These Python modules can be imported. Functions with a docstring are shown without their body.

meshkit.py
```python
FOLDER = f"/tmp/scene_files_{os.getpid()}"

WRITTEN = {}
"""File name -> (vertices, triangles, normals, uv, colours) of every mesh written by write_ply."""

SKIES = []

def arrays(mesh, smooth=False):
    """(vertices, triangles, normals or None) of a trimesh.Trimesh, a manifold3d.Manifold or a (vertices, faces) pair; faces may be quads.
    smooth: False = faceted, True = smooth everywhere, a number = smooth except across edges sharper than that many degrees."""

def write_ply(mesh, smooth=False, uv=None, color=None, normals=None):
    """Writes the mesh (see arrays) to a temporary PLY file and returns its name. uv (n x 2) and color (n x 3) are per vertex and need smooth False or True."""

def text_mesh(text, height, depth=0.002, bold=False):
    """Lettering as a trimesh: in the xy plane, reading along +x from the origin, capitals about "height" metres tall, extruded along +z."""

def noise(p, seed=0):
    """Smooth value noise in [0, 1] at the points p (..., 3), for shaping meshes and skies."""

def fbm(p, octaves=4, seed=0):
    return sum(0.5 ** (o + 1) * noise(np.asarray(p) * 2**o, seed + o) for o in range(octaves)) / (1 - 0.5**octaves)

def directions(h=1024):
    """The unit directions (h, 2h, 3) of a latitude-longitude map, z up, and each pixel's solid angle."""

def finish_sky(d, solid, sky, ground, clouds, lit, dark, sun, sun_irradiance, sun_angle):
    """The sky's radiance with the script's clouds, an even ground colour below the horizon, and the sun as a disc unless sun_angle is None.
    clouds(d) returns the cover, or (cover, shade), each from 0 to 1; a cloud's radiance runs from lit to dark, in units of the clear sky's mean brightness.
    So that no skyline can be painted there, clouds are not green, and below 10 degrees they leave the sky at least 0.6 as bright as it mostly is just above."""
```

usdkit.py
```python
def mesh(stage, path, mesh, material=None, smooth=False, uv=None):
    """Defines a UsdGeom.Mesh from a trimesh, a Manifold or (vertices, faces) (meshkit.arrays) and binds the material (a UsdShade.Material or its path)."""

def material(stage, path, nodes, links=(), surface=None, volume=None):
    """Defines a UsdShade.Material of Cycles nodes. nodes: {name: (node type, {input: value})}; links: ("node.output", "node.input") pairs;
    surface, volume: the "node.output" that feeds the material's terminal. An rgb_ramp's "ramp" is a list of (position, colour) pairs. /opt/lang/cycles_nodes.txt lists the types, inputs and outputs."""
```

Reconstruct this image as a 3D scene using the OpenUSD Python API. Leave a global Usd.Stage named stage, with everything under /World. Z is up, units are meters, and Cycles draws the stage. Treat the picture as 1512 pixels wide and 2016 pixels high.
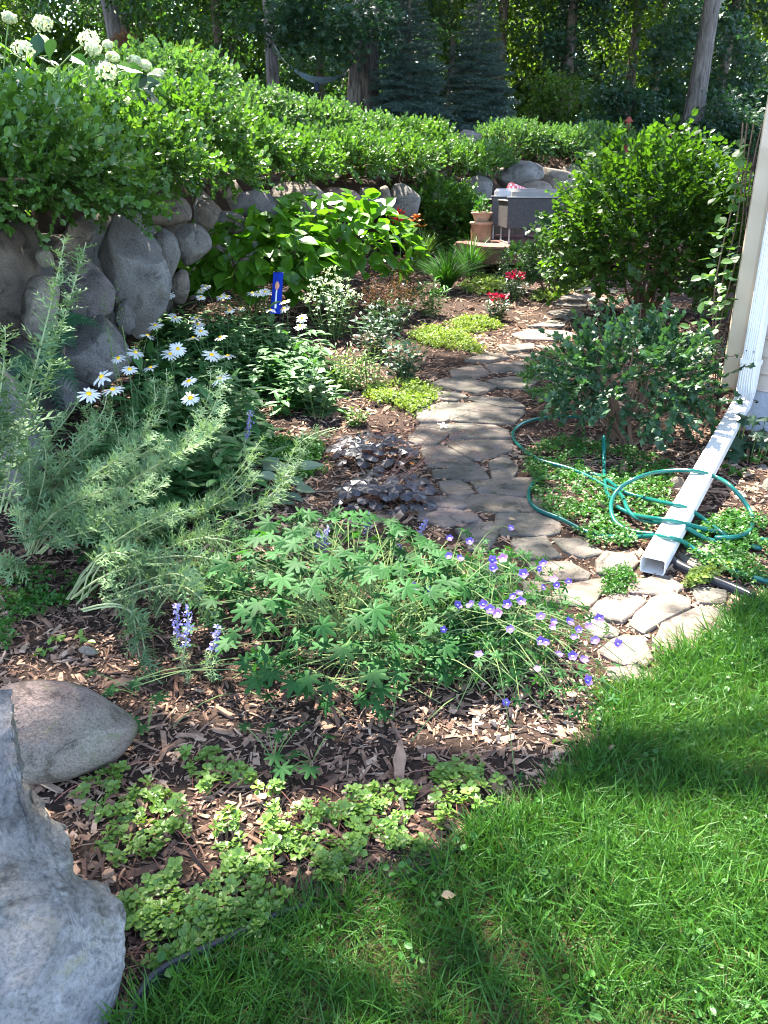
import math, random
import numpy as np, trimesh, shapely, usdkit, meshkit
from shapely.geometry import Polygon
from scipy.spatial.transform import Rotation
from scipy.interpolate import CubicSpline
from pxr import Usd, UsdGeom, UsdLux, UsdShade, Gf, Sdf, Vt

random.seed(7)
R = np.random.default_rng(7)
stage = Usd.Stage.CreateInMemory()
UsdGeom.SetStageUpAxis(stage, 'Z')
UsdGeom.SetStageMetersPerUnit(stage, 1.0)
W = UsdGeom.Xform.Define(stage, '/World')
UsdGeom.Scope.Define(stage, '/World/Looks')

# ------------------------------------------------------------------ camera, sky, sun
PITCH, FPX, CW, CH, EYE = math.radians(22.5), 1560.0, 1512.0, 2016.0, 1.55
cam = UsdGeom.Camera.Define(stage, '/World/camera')
cam.CreateHorizontalApertureAttr(36.0)
cam.CreateVerticalApertureAttr(48.0)
cam.CreateFocalLengthAttr(36.0 * FPX / CW)
cam.CreateClippingRangeAttr(Gf.Vec2f(0.05, 2000))
cam.AddTranslateOp().Set((0, 0, EYE))
cam.AddRotateXOp().Set(90 - math.degrees(PITCH))
cam.CreateExposureAttr(3.0)

SUN_EL = math.radians(60)
SUN = np.array([-0.42 * math.cos(SUN_EL), 0.9075 * math.cos(SUN_EL), math.sin(SUN_EL)])
SUN /= np.linalg.norm(SUN)
usdkit.material(stage, '/World/Looks/sky_look', {
    'sky': ('sky_texture', {'sky_type': 'single_scattering', 'sun_disc': False, 'sun_elevation': SUN_EL,
                            'sun_rotation': math.atan2(SUN[0], SUN[1]), 'air_density': 1.0, 'aerosol_density': 1.5}),
    'bg': ('background_shader', {'strength': 0.15})}, [('sky.color', 'bg.color')], surface='bg.background')
dome = UsdLux.DomeLight.Define(stage, '/World/sky')
UsdShade.MaterialBindingAPI.Apply(dome.GetPrim()).Bind(UsdShade.Material.Get(stage, '/World/Looks/sky_look'))
sun = UsdLux.DistantLight.Define(stage, '/World/sun')
sun.CreateNormalizeAttr(True)
sun.CreateIntensityAttr(1.25)
sun.CreateAngleAttr(0.5)
sun.CreateColorAttr(Gf.Vec3f(1.0, 0.94, 0.84))
sun.AddOrientOp().Set(Gf.Quatf(Gf.Rotation(Gf.Vec3d(0, 0, 1), Gf.Vec3d(*SUN)).GetQuat()))

# ------------------------------------------------------------------ helpers: naming and prims
used = {}
def numbered(parent, name):
    k = used.get((parent, name), 0)
    used[(parent, name)] = k + 1
    return f'{parent}/{name}' if k == 0 else f'{parent}/{name}_{k:03d}'
labels_seen = {}
def tag(p, label=None, cat=None, group=None, kind=None):
    p = p.GetPrim() if hasattr(p, 'GetPrim') else p
    for k, v in (('label', label), ('category', cat), ('group', group), ('kind', kind)):
        if v: p.SetCustomDataByKey(k, v)
    return p
def thing(name, label, cat, loc=(0, 0, 0), group=None, kind=None):
    x = UsdGeom.Xform.Define(stage, numbered('/World', name))
    x.AddTranslateOp().Set(Gf.Vec3d(*map(float, loc)))
    tag(x, label, cat, group, kind)
    x.loc = np.array(loc, float)
    LOC[str(x.GetPath())] = np.array(loc, float)
    return str(x.GetPath())
LOC = {}
def part(name, mesh, mat, parent, smooth=False, label=None, world=True):
    """a mesh under a thing (or a part); vertices given in world space are moved to the thing's own origin"""
    path = numbered(parent, name)
    v, f = mesh
    root = '/'.join(parent.split('/')[:3])
    if world: v = np.asarray(v, float) - LOC.get(root, np.zeros(3))
    m = usdkit.mesh(stage, path, (v, f), MATS[mat], smooth=smooth)
    if label: tag(m, label)
    return path
def tag_part(*a):
    tag(stage.GetPrimAtPath(part(*a)), kind='stuff')
def single(name, mesh, mat, label, cat=None, group=None, kind=None, smooth=False):
    path = numbered('/World', name)
    m = usdkit.mesh(stage, path, mesh, MATS[mat], smooth=smooth)
    tag(m, label, cat, group, kind)
    return path
def instancer(name, parent, protos, pos, quat, scale, idx, kind=None, label=None, cat=None):
    path = numbered(parent, name)
    kind = kind or 'stuff'
    root = '/'.join(parent.split('/')[:3])
    pos = np.asarray(pos, float) - LOC.get(root, np.zeros(3))
    pi = UsdGeom.PointInstancer.Define(stage, path)
    rel = pi.CreatePrototypesRel()
    for k, (mesh, mat) in enumerate(protos):
        m = usdkit.mesh(stage, f'{path}/source_{k:03d}', mesh, MATS[mat])
        rel.AddTarget(m.GetPath())
    pi.CreateProtoIndicesAttr(Vt.IntArray.FromNumpy(np.asarray(idx, np.int32)))
    pi.CreatePositionsAttr(Vt.Vec3fArray.FromNumpy(np.asarray(pos, np.float32)))
    scale = np.asarray(scale, np.float32)
    if scale.ndim == 1: scale = np.repeat(scale[:, None], 3, 1)
    pi.CreateScalesAttr(Vt.Vec3fArray.FromNumpy(scale))
    pi.CreateOrientationsAttr(Vt.QuathArray([Gf.Quath(float(q[3]), float(q[0]), float(q[1]), float(q[2])) for q in quat]))
    tag(pi, label, cat, None, kind)
    return path

# ------------------------------------------------------------------ helpers: geometry
def norm(a):
    a = np.asarray(a, float)
    return a / np.maximum(np.linalg.norm(a, axis=-1, keepdims=True), 1e-9)
def cat(meshes):
    V, F, n = [], [], 0
    for v, f in meshes:
        V.append(np.asarray(v, float)); F.append(np.asarray(f, int) + n); n += len(v)
    return np.vstack(V), np.vstack(F)
def frames(D, N):
    y = norm(D); x = norm(np.cross(y, N)); z = np.cross(x, y)
    return np.stack([x, y, z], -1)          # columns
def quats(D, N): return Rotation.from_matrix(frames(D, N)).as_quat()
def place(tpl, P, D, N, S):
    """many copies of a template (y along D, z along N) in one mesh"""
    v, f = tpl
    P, D, N = (np.atleast_2d(np.asarray(a, float)) for a in (P, D, N))
    n = len(P)
    S = np.broadcast_to(np.asarray(S, float), (n,))
    M = frames(np.broadcast_to(D, P.shape), np.broadcast_to(N, P.shape))
    vv = np.einsum('nij,nkj->nki', M, np.broadcast_to(v, (n, *v.shape)) * S[:, None, None]) + P[:, None]
    ff = f[None] + (np.arange(n) * len(v))[:, None, None]
    return vv.reshape(-1, 3), ff.reshape(-1, 3)
def spline(pts, n=24):
    pts = np.asarray(pts, float)
    t = np.r_[0, np.cumsum(np.linalg.norm(np.diff(pts, axis=0), axis=1) ** 0.5)]
    return CubicSpline(t, pts)(np.linspace(0, t[-1], n))
def tube(pts, rad, sides=5, caps=True):
    p = np.asarray(pts, float); n = len(p)
    rad = np.broadcast_to(np.asarray(rad, float), (n,))
    t = norm(np.gradient(p, axis=0))
    a = np.zeros_like(p); u = np.array([0, 0, 1.0]) if abs(t[0, 2]) < .9 else np.array([1.0, 0, 0])
    for i in range(n):
        u = u - t[i] * (u @ t[i]); u = u / (np.linalg.norm(u) + 1e-9); a[i] = u
    b = np.cross(t, a)
    ang = np.arange(sides) * 2 * np.pi / sides
    v = p[:, None] + rad[:, None, None] * (np.cos(ang)[None, :, None] * a[:, None] + np.sin(ang)[None, :, None] * b[:, None])
    i, j = np.meshgrid(np.arange(n - 1), np.arange(sides), indexing='ij')
    q = np.stack([i * sides + j, i * sides + (j + 1) % sides, (i + 1) * sides + (j + 1) % sides, (i + 1) * sides + j], -1).reshape(-1, 4)
    f = np.vstack([q[:, [0, 1, 2]], q[:, [0, 2, 3]]])
    v = v.reshape(-1, 3)
    if caps:
        v = np.vstack([v, p[:1], p[-1:]]); c0, c1 = n * sides, n * sides + 1
        k = np.arange(sides)
        f = np.vstack([f, np.stack([np.full(sides, c0), (k + 1) % sides, k], 1),
                       np.stack([np.full(sides, c1), (n - 1) * sides + k, (n - 1) * sides + (k + 1) % sides], 1)])
    return v, f
def box(c, half, ax=None, bev=0.0):
    """a box with its edges chamfered; ax = 3x3 columns"""
    h = np.asarray(half, float)
    if bev > 0:
        pts = []
        for s in np.ndindex(2, 2, 2):
            s = np.array(s) * 2 - 1
            for k in range(3):
                q = s * (h - bev); q[k] = s[k] * h[k]; pts.append(q)
        m = trimesh.convex.convex_hull(np.array(pts))
        v, f = np.array(m.vertices), np.array(m.faces)
    else:
        m = trimesh.creation.box(h * 2); v, f = np.array(m.vertices), np.array(m.faces)
    if ax is not None: v = v @ np.asarray(ax, float).T
    return v + np.asarray(c, float), f
def lathe(profile, n=28, c=(0, 0, 0), close=False):
    pr = np.asarray(profile, float); m = len(pr)
    a = np.arange(n) * 2 * np.pi / n
    v = np.stack([pr[:, None, 0] * np.cos(a), pr[:, None, 0] * np.sin(a), np.repeat(pr[:, 1:2], n, 1)], -1).reshape(-1, 3) + np.asarray(c, float)
    i, j = np.meshgrid(np.arange(m - 1), np.arange(n), indexing='ij')
    q = np.stack([i * n + j, i * n + (j + 1) % n, (i + 1) * n + (j + 1) % n, (i + 1) * n + j], -1).reshape(-1, 4)
    return v, np.vstack([q[:, [0, 1, 2]], q[:, [0, 2, 3]]])

# ------------------------------------------------------------------ view rays and terrain
CP, SP = math.cos(PITCH), math.sin(PITCH)
def ray(px, py):
    u, v = (px - CW / 2) / FPX, (CH / 2 - py) / FPX
    return np.array([u, CP + v * SP, -SP + v * CP])
O = np.array([0, 0, EYE])
def at(px, py, Y): d = ray(px, py); return O + d * (Y / d[1])
def atz(px, py, z): d = ray(px, py); return O + d * ((z - EYE) / d[2])
WALL = np.array([(-9, -1.5), (-5, .2), (-2.9, 1.9), (-2.05, 3.4), (-2.15, 5.2), (-2.45, 7.4), (-2.35, 9.2), (-1.75, 11.3), (-.55, 13.2), (1.1, 15.0), (3.2, 16.2), (6, 17.2), (12, 18.5), (40, 22)])
def wall_dist(x, y):
    x, y = np.asarray(x, float), np.asarray(y, float)
    best, sign = np.full(x.shape, 1e9), np.ones(x.shape)
    for a, b in zip(WALL[:-1], WALL[1:]):
        ab = b - a
        t = np.clip(((x - a[0]) * ab[0] + (y - a[1]) * ab[1]) / (ab @ ab), 0, 1)
        dx, dy = x - a[0] - t * ab[0], y - a[1] - t * ab[1]
        d = np.hypot(dx, dy)
        s = np.where(ab[0] * dy - ab[1] * dx >= 0, 1.0, -1.0)
        m = d < best - 1e-9
        best, sign = np.where(m, d, best), np.where(m, s, sign)
    return best * sign          # > 0 on the hill
def hz(x, y):
    x, y = np.asarray(x, float), np.asarray(y, float)
    low = 0.0047 * np.clip(y - 4, 0, 11) ** 2
    d = wall_dist(x, y)
    top = 1.3 + .46 * np.clip(d, 0, 2.7) + .06 * np.clip(d - 2.7, 0, 22)
    k = np.clip((d - .28) / .3, 0, 1); k = k * k * (3 - 2 * k)
    return low + np.maximum(top - low, 0) * k
def gat(px, py, dz=0.0):
    d = ray(px, py); p = None
    t = np.linspace(1, 60, 6000)
    P = O + t[:, None] * d
    h = P[:, 2] - hz(P[:, 0], P[:, 1]) - dz
    i = np.argmax(h < 0)
    if i == 0: return P[-1]
    a = h[i - 1] / (h[i - 1] - h[i])
    return P[i - 1] * (1 - a) + P[i] * a
def gz(p, dz=0): return np.array([p[0], p[1], float(hz(p[0], p[1])) + dz])

# ------------------------------------------------------------------ materials
MATS = {}
def mat(name, nodes, links, surface): MATS[name] = usdkit.material(stage, '/World/Looks/' + name, nodes, links, surface=surface)
def plain(name, col, rough=.6, spec=.3, metallic=0, var=.15, scale=12, bump=0.0, bscale=60):
    c = np.array(col, float)
    n = {'geo': ('geometry', {}), 'n': ('noise_texture', {'scale': scale, 'detail': 5}),
         'r': ('rgb_ramp', {'ramp': [(.3, c * (1 - var)), (.7, np.minimum(c * (1 + var), .9))]}),
         'p': ('principled_bsdf', {'roughness': rough, 'specular_ior_level': spec, 'metallic': metallic})}
    l = [('geo.position', 'n.vector'), ('n.fac', 'r.fac'), ('r.color', 'p.base_color')]
    if bump:
        n['nb'] = ('noise_texture', {'scale': bscale, 'detail': 4}); n['b'] = ('bump', {'strength': bump, 'distance': .01})
        l += [('geo.position', 'nb.vector'), ('nb.fac', 'b.height'), ('b.normal', 'p.normal')]
    mat(name, n, l, 'p.BSDF')
def leaf(name, c1, c2, trans=.35, rough=.45, spec=.35, tint=(1.25, 1.25, .45), patch=.9):
    """two-sided leaf: gloss and diffuse above, light let through below; tone wanders from clump to clump and leaf to leaf"""
    c1, c2 = np.array(c1, float), np.array(c2, float)
    n = {'geo': ('geometry', {}), 'oi': ('object_info', {}),
         'n': ('noise_texture', {'scale': patch, 'detail': 3}),
         'a': ('math', {'math_type': 'multiply_add', 'value2': .55}),
         'a2': ('math', {'math_type': 'multiply_add', 'value2': .35, 'value3': -.22}),
         'a3': ('math', {'math_type': 'multiply_add', 'value2': .5}),
         'r': ('rgb_ramp', {'ramp': [(0.1, c1 * .72), (.45, c1), (.85, c2)]}),
         't': ('mix_color', {'blend_type': 'multiply', 'fac': 1.0, 'b': np.array(tint) * 1.0, 'use_clamp': False}),
         'p': ('principled_bsdf', {'roughness': rough, 'specular_ior_level': spec}),
         'tr': ('translucent_bsdf', {}), 'm': ('mix_closure', {'fac': trans})}
    l = [('geo.position', 'n.vector'), ('geo.random_per_island', 'a2.value1'), ('oi.random', 'a3.value1'), ('a2.value', 'a3.value3'),
         ('n.fac', 'a.value1'), ('a3.value', 'a.value3'), ('a.value', 'r.fac'), ('r.color', 'p.base_color'), ('r.color', 't.a'), ('t.result', 'tr.color'),
         ('p.BSDF', 'm.closure1'), ('tr.BSDF', 'm.closure2')]
    mat(name, n, l, 'm.closure')
def rock(name, base, dark, light, scale=1.0, lichen=(.28, .28, .16), lich=.35, speck=1.0, warm=None):
    warm = warm if warm is not None else base
    n = {'geo': ('geometry', {}),
         'n1': ('noise_texture', {'scale': 3.2 * scale, 'detail': 6, 'roughness': .62}),
         'n2': ('noise_texture', {'scale': 110 * scale, 'detail': 3, 'roughness': .7}),
         'n3': ('noise_texture', {'scale': 7 * scale, 'detail': 8, 'roughness': .7, 'distortion': .4}),
         'n4': ('noise_texture', {'scale': 1.6 * scale, 'detail': 2}),
         'v': ('voronoi_texture', {'scale': 190 * scale}),
         'r1': ('rgb_ramp', {'ramp': [(.3, dark), (.5, base), (.72, light)]}),
         'r2': ('rgb_ramp', {'ramp': [(.36, (.45, .45, .46)), (.5, (.95, .95, .95)), (.66, (1.25, 1.23, 1.2))]}),
         'n5': ('noise_texture', {'scale': 4.5 * scale, 'detail': 9, 'roughness': .75, 'distortion': 1.2}), 'r5': ('rgb_ramp', {'ramp': [(.38, (.4, .39, .38)), (.47, (1, 1, 1)), (.6, (1, 1, 1)), (.72, (1.2, 1.19, 1.16))]}), 'mx2': ('mix_color', {'blend_type': 'multiply', 'fac': .85, 'use_clamp': False}),
         'r3': ('rgb_ramp', {'ramp': [(.55, (0, 0, 0)), (.68, (lich, lich, lich))]}),
         'r4': ('rgb_ramp', {'ramp': [(.42, (0, 0, 0)), (.62, (.75, .75, .75))]}),
         'w': ('mix_color', {'blend_type': 'mix', 'b': warm}),
         'mx': ('mix_color', {'blend_type': 'multiply', 'fac': .8 * speck, 'use_clamp': False}),
         'li': ('mix_color', {'blend_type': 'mix', 'b': lichen}),
         'h': ('math', {'math_type': 'multiply_add', 'value2': .12}),
         'h2': ('math', {'math_type': 'multiply_add', 'value2': .8}), 'b': ('bump', {'strength': .9, 'distance': .045}),
         'p': ('principled_bsdf', {'roughness': .85, 'specular_ior_level': .2})}
    l = [('geo.position', f'{k}.vector') for k in ('n1', 'n2', 'n3', 'n4', 'v')] + [('n1.fac', 'r1.fac'), ('n2.fac', 'r2.fac'), ('n3.fac', 'r3.fac'), ('n4.fac', 'r4.fac'), ('r1.color', 'w.a'), ('r4.color', 'w.fac'),
         ('w.result', 'mx.a'), ('r2.color', 'mx.b'), ('geo.position', 'n5.vector'), ('n5.fac', 'r5.fac'), ('mx.result', 'mx2.a'), ('r5.color', 'mx2.b'), ('mx2.result', 'li.a'), ('r3.color', 'li.fac'), ('li.result', 'p.base_color'),
         ('n2.fac', 'h.value1'), ('n3.fac', 'h.value3'), ('n5.fac', 'h2.value1'), ('h.value', 'h2.value3'), ('h2.value', 'b.height'), ('b.normal', 'p.normal')]
    mat(name, n, l, 'p.BSDF')
def soil(name, dark, mid, light, scale=1.0):
    n = {'geo': ('geometry', {}), 'v': ('voronoi_texture', {'scale': 45 * scale, 'randomness': 1}), 'n': ('noise_texture', {'scale': 9 * scale, 'detail': 7, 'roughness': .7}),
         'ma': ('mapping', {'scale': (1, 1, 1)}), 'n2': ('noise_texture', {'scale': 70 * scale, 'detail': 4, 'roughness': .7}),
         'sc': ('separate_color', {}), 'a': ('math', {'math_type': 'multiply_add', 'value2': .5}), 'a2': ('math', {'math_type': 'multiply_add', 'value2': .45, 'value3': .02}),
         'r': ('rgb_ramp', {'ramp': [(.3, dark), (.52, mid), (.8, light)]}), 'b': ('bump', {'strength': .9, 'distance': .03}),
         'p': ('principled_bsdf', {'roughness': .95, 'specular_ior_level': .1})}
    l = [('geo.position', 'v.vector'), ('geo.position', 'n.vector'), ('geo.position', 'n2.vector'), ('v.color', 'sc.color'), ('n2.fac', 'a2.value1'), ('n.fac', 'a.value1'), ('a2.value', 'a.value3'),
         ('a.value', 'r.fac'), ('r.color', 'p.base_color'), ('n2.fac', 'b.height'), ('b.normal', 'p.normal')]
    mat(name, n, l, 'p.BSDF')
def bark(name, dark, light, vs=1.0):
    n = {'geo': ('geometry', {}), 'ma': ('mapping', {'scale': (9 * vs, 9 * vs, 1.1 * vs)}), 'n': ('noise_texture', {'scale': 1.6, 'detail': 7, 'roughness': .65, 'distortion': .5}),
         'r': ('rgb_ramp', {'ramp': [(.36, dark), (.62, light)]}), 'b': ('bump', {'strength': 1.0, 'distance': .06}), 'p': ('principled_bsdf', {'roughness': .95, 'specular_ior_level': .1})}
    mat(name, n, [('geo.position', 'ma.vector'), ('ma.vector', 'n.vector'), ('n.fac', 'r.fac'), ('r.color', 'p.base_color'), ('n.fac', 'b.height'), ('b.normal', 'p.normal')], 'p.BSDF')

soil('mulch_soil', (.018, .012, .009), (.055, .036, .027), (.15, .1, .075))
soil('forest_soil', (.02, .016, .01), (.06, .048, .03), (.13, .1, .07), .3)
soil('lawn_soil', (.03, .026, .012), (.095, .078, .036), (.21, .165, .09), 2.2)
for i, c in enumerate([(.27, .17, .115), (.19, .112, .075), (.115, .066, .046), (.055, .034, .026), (.36, .245, .17)]):
    plain(f'chip_tone_{i}', c, .85, .12, var=.3, scale=35, bump=.3, bscale=180)
rock('blue_granite', (.21, .2, .2), (.085, .08, .078), (.33, .32, .315), 1, (.25, .225, .14), .75, .75, (.25, .23, .19))
rock('pink_granite', (.24, .175, .155), (.14, .11, .095), (.32, .25, .225), 1.5, (.125, .135, .065), .9, .9, (.22, .215, .16))
rock('grey_granite', (.165, .148, .132), (.09, .08, .072), (.27, .25, .23), 1, (.11, .115, .07), .5, .9, (.135, .125, .12))
rock('slab_granite', (.18, .172, .168), (.085, .08, .076), (.27, .26, .25), .9, (.13, .115, .07), .65, .7, (.17, .145, .12))
rock('dark_granite', (.125, .11, .105), (.06, .053, .052), (.2, .178, .17), 1.2, (.1, .1, .08), .3, 1.0, (.17, .145, .14))
rock('brown_stone', (.16, .13, .105), (.085, .07, .058), (.24, .2, .165), 1, (.2, .2, .14), .35, .7, (.2, .16, .13))
rock('red_stone', (.2, .12, .1), (.11, .07, .06), (.27, .18, .15), 1, (.16, .14, .11), .3, .7, (.2, .14, .12))
rock('flag_grey', (.15, .137, .115), (.075, .07, .056), (.235, .215, .18), 1.8, (.1, .11, .06), .6, .5, (.24, .19, .155))
rock('flag_pink', (.29, .215, .185), (.17, .135, .11), (.38, .3, .26), 1.8, (.16, .155, .1), .5, .5, (.21, .19, .15))
rock('flag_buff', (.185, .155, .12), (.1, .085, .065), (.27, .23, .18), 1.8, (.12, .13, .075), .5, .5, (.27, .205, .17))
bark('dark_bark', (.02, .017, .014), (.105, .09, .078))
bark('grey_bark', (.045, .04, .036), (.125, .11, .1), 1.2)
bark('brown_bark', (.045, .036, .028), (.13, .105, .085), 1.2)
plain('twig', (.12, .075, .05), .8, .2)
plain('green_stem', (.12, .19, .05), .6, .3)
plain('pale_stem', (.22, .25, .12), .6, .3)
plain('dark_stem', (.05, .09, .03), .6, .3)
plain('cranesbill_stem', (.12, .17, .055), .6, .3, var=.4, scale=5)
plain('red_stem', (.22, .09, .06), .6, .3)
leaf('grass_leaf', (.045, .135, .018), (.125, .24, .035), .35, .5, .3, patch=1.6)
leaf('grass_dry', (.2, .17, .08), (.3, .26, .14), .3, .6, .2)
leaf('hill_leaf', (.065, .155, .025), (.15, .27, .045), .42, .36, .5)
leaf('hill_leaf_blue', (.07, .155, .045), (.15, .255, .075), .42, .4, .45)
leaf('hydrangea_leaf', (.075, .2, .015), (.15, .3, .025), .5, .36, .45)
leaf('daisy_leaf', (.06, .165, .045), (.105, .225, .06), .3, .5, .25)
leaf('sage_leaf', (.16, .26, .12), (.25, .36, .185), .3, .6, .25, (1.1, 1.15, .6))
leaf('geranium_leaf', (.03, .108, .026), (.062, .172, .04), .38, .6, .18)
leaf('sedum_leaf', (.125, .23, .035), (.23, .33, .065), .32, .42, .45)
leaf('tall_sedum_leaf', (.09, .17, .07), (.16, .24, .1), .25, .45, .45)
leaf('blue_leaf', (.045, .105, .06), (.08, .15, .08), .3, .45, .4)
leaf('lime_leaf', (.17, .25, .05), (.3, .36, .1), .38, .5, .3)
leaf('cover_leaf', (.04, .14, .018), (.085, .21, .03), .35, .45, .4)
leaf('heuchera_leaf', (.035, .032, .04), (.095, .092, .1), .15, .35, .55, (1.3, .6, .6), patch=6)
leaf('lambs_ear_leaf', (.15, .21, .135), (.22, .28, .18), .2, .8, .15)
leaf('currant_leaf', (.03, .085, .035), (.065, .145, .05), .33, .4, .45)
leaf('big_shrub_leaf', (.04, .1, .016), (.085, .165, .022), .45, .42, .4, (1.5, 1.5, .35))
leaf('vine_leaf', (.07, .15, .035), (.12, .21, .05), .42, .4, .45, (1.5, 1.5, .4))
leaf('box_leaf', (.03, .085, .016), (.06, .13, .022), .3, .35, .5)
leaf('fern_leaf', (.025, .085, .035), (.045, .12, .045), .35, .5, .3)
leaf('dark_leaf', (.022, .06, .03), (.045, .09, .04), .3, .4, .4)
leaf('reed_leaf', (.07, .15, .025), (.13, .22, .045), .35, .45, .4)
leaf('tree_leaf', (.028, .075, .022), (.06, .125, .03), .45, .45, .35, (1.6, 1.7, .5), patch=.35)
leaf('tree_leaf_light', (.06, .12, .022), (.12, .2, .04), .6, .45, .35, (1.6, 1.6, .5), patch=.35)
leaf('tree_leaf_blue', (.028, .068, .04), (.05, .105, .05), .4, .45, .35, (1.3, 1.5, .6), patch=.35)
leaf('spruce_needle', (.05, .09, .08), (.1, .15, .135), .1, .5, .3, patch=.8)
leaf('rust_flower', (.12, .06, .035), (.19, .1, .055), .25, .7, .1)
leaf('white_petal', (.84, .82, .76), (.88, .86, .8), .2, .6, .2, (1, 1, .95))
leaf('cream_floret', (.66, .72, .5), (.8, .82, .68), .25, .7, .1, (1, 1, .8))
leaf('purple_petal', (.17, .11, .46), (.27, .17, .58), .3, .5, .2, (1, .8, 1.1))
leaf('pink_petal', (.5, .22, .58), (.62, .34, .66), .3, .5, .2, (1, .8, 1))
leaf('lavender_floret', (.29, .27, .55), (.4, .37, .63), .25, .7, .1, (1, .9, 1.1))
leaf('red_petal', (.36, .008, .05), (.48, .015, .1), .3, .45, .3, (1.2, .5, .5))
leaf('orange_petal', (.66, .22, .03), (.75, .35, .06), .3, .5, .2, (1.1, .8, .4))
leaf('scarlet_petal', (.6, .05, .02), (.7, .1, .03), .3, .5, .2, (1.1, .6, .4))
leaf('dry_leaf', (.35, .25, .15), (.5, .4, .26), .25, .6, .2)
plain('yellow_centre', (.72, .42, .02), .8, .1, var=.25, scale=300)
plain('white_metal', (.62, .585, .55), .35, .45, var=.03, scale=9)
plain('cream_vinyl', (.4, .31, .22), .5, .35, var=.05, scale=4)
plain('siding_vinyl', (.5, .42, .35), .5, .35, var=.05, scale=3)
plain('foundation_grey', (.3, .32, .36), .9, .15, var=.12, scale=10, bump=.4)
plain('trellis_wood', (.025, .014, .01), .8, .2, var=.3)
plain('hose_green', (.004, .08, .065), .22, .55, var=.12, scale=3)
plain('hose_stripe', (.012, .16, .13), .3, .5)
plain('black_plastic', (.014, .014, .016), .45, .4)
plain('black_pipe', (.02, .02, .024), .3, .5)
plain('brass', (.2, .13, .06), .4, .5, metallic=.7)
plain('deck_wood', (.15, .065, .05), .75, .2, var=.2, scale=6)
plain('deck_fascia', (.1, .05, .03), .8, .2, var=.25, scale=5)
plain('wicker_grey', (.055, .05, .049), .75, .25, var=.2, scale=40, bump=.8, bscale=140)
plain('frame_metal', (.28, .26, .24), .35, .5)
plain('cushion_grey', (.22, .2, .19), .9, .1, var=.06)
plain('cushion_light', (.4, .37, .38), .9, .1, var=.06)
plain('terracotta', (.42, .27, .17), .8, .2, var=.12)
plain('woven_pot', (.3, .17, .1), .8, .2, var=.2)
plain('flag_blue', (.01, .035, .34), .8, .1, var=.1)
plain('flag_white', (.75, .77, .8), .8, .1, var=.04)
plain('flag_peach', (.72, .34, .22), .8, .1, var=.08)
plain('hammock_cloth', (.1, .15, .19), .8, .15, var=.15)
plain('hammock_dark', (.02, .026, .05), .8, .15)
plain('rope_tan', (.3, .29, .26), .9, .1)
plain('post_grey', (.25, .235, .225), .85, .15, var=.15, bump=.3)
plain('rust_metal', (.17, .03, .02), .7, .3)
def checked():
    n = {'geo': ('geometry', {}), 'n': ('noise_texture', {'scale': 26, 'detail': 2}), 'r': ('rgb_ramp', {'ramp': [(.45, (.72, .62, .6)), (.52, (.6, .1, .1))]}), 'p': ('principled_bsdf', {'roughness': .9})}
    mat('pillow_print', n, [('geo.position', 'n.vector'), ('n.fac', 'r.fac'), ('r.color', 'p.base_color')], 'p.BSDF')
checked()

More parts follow.
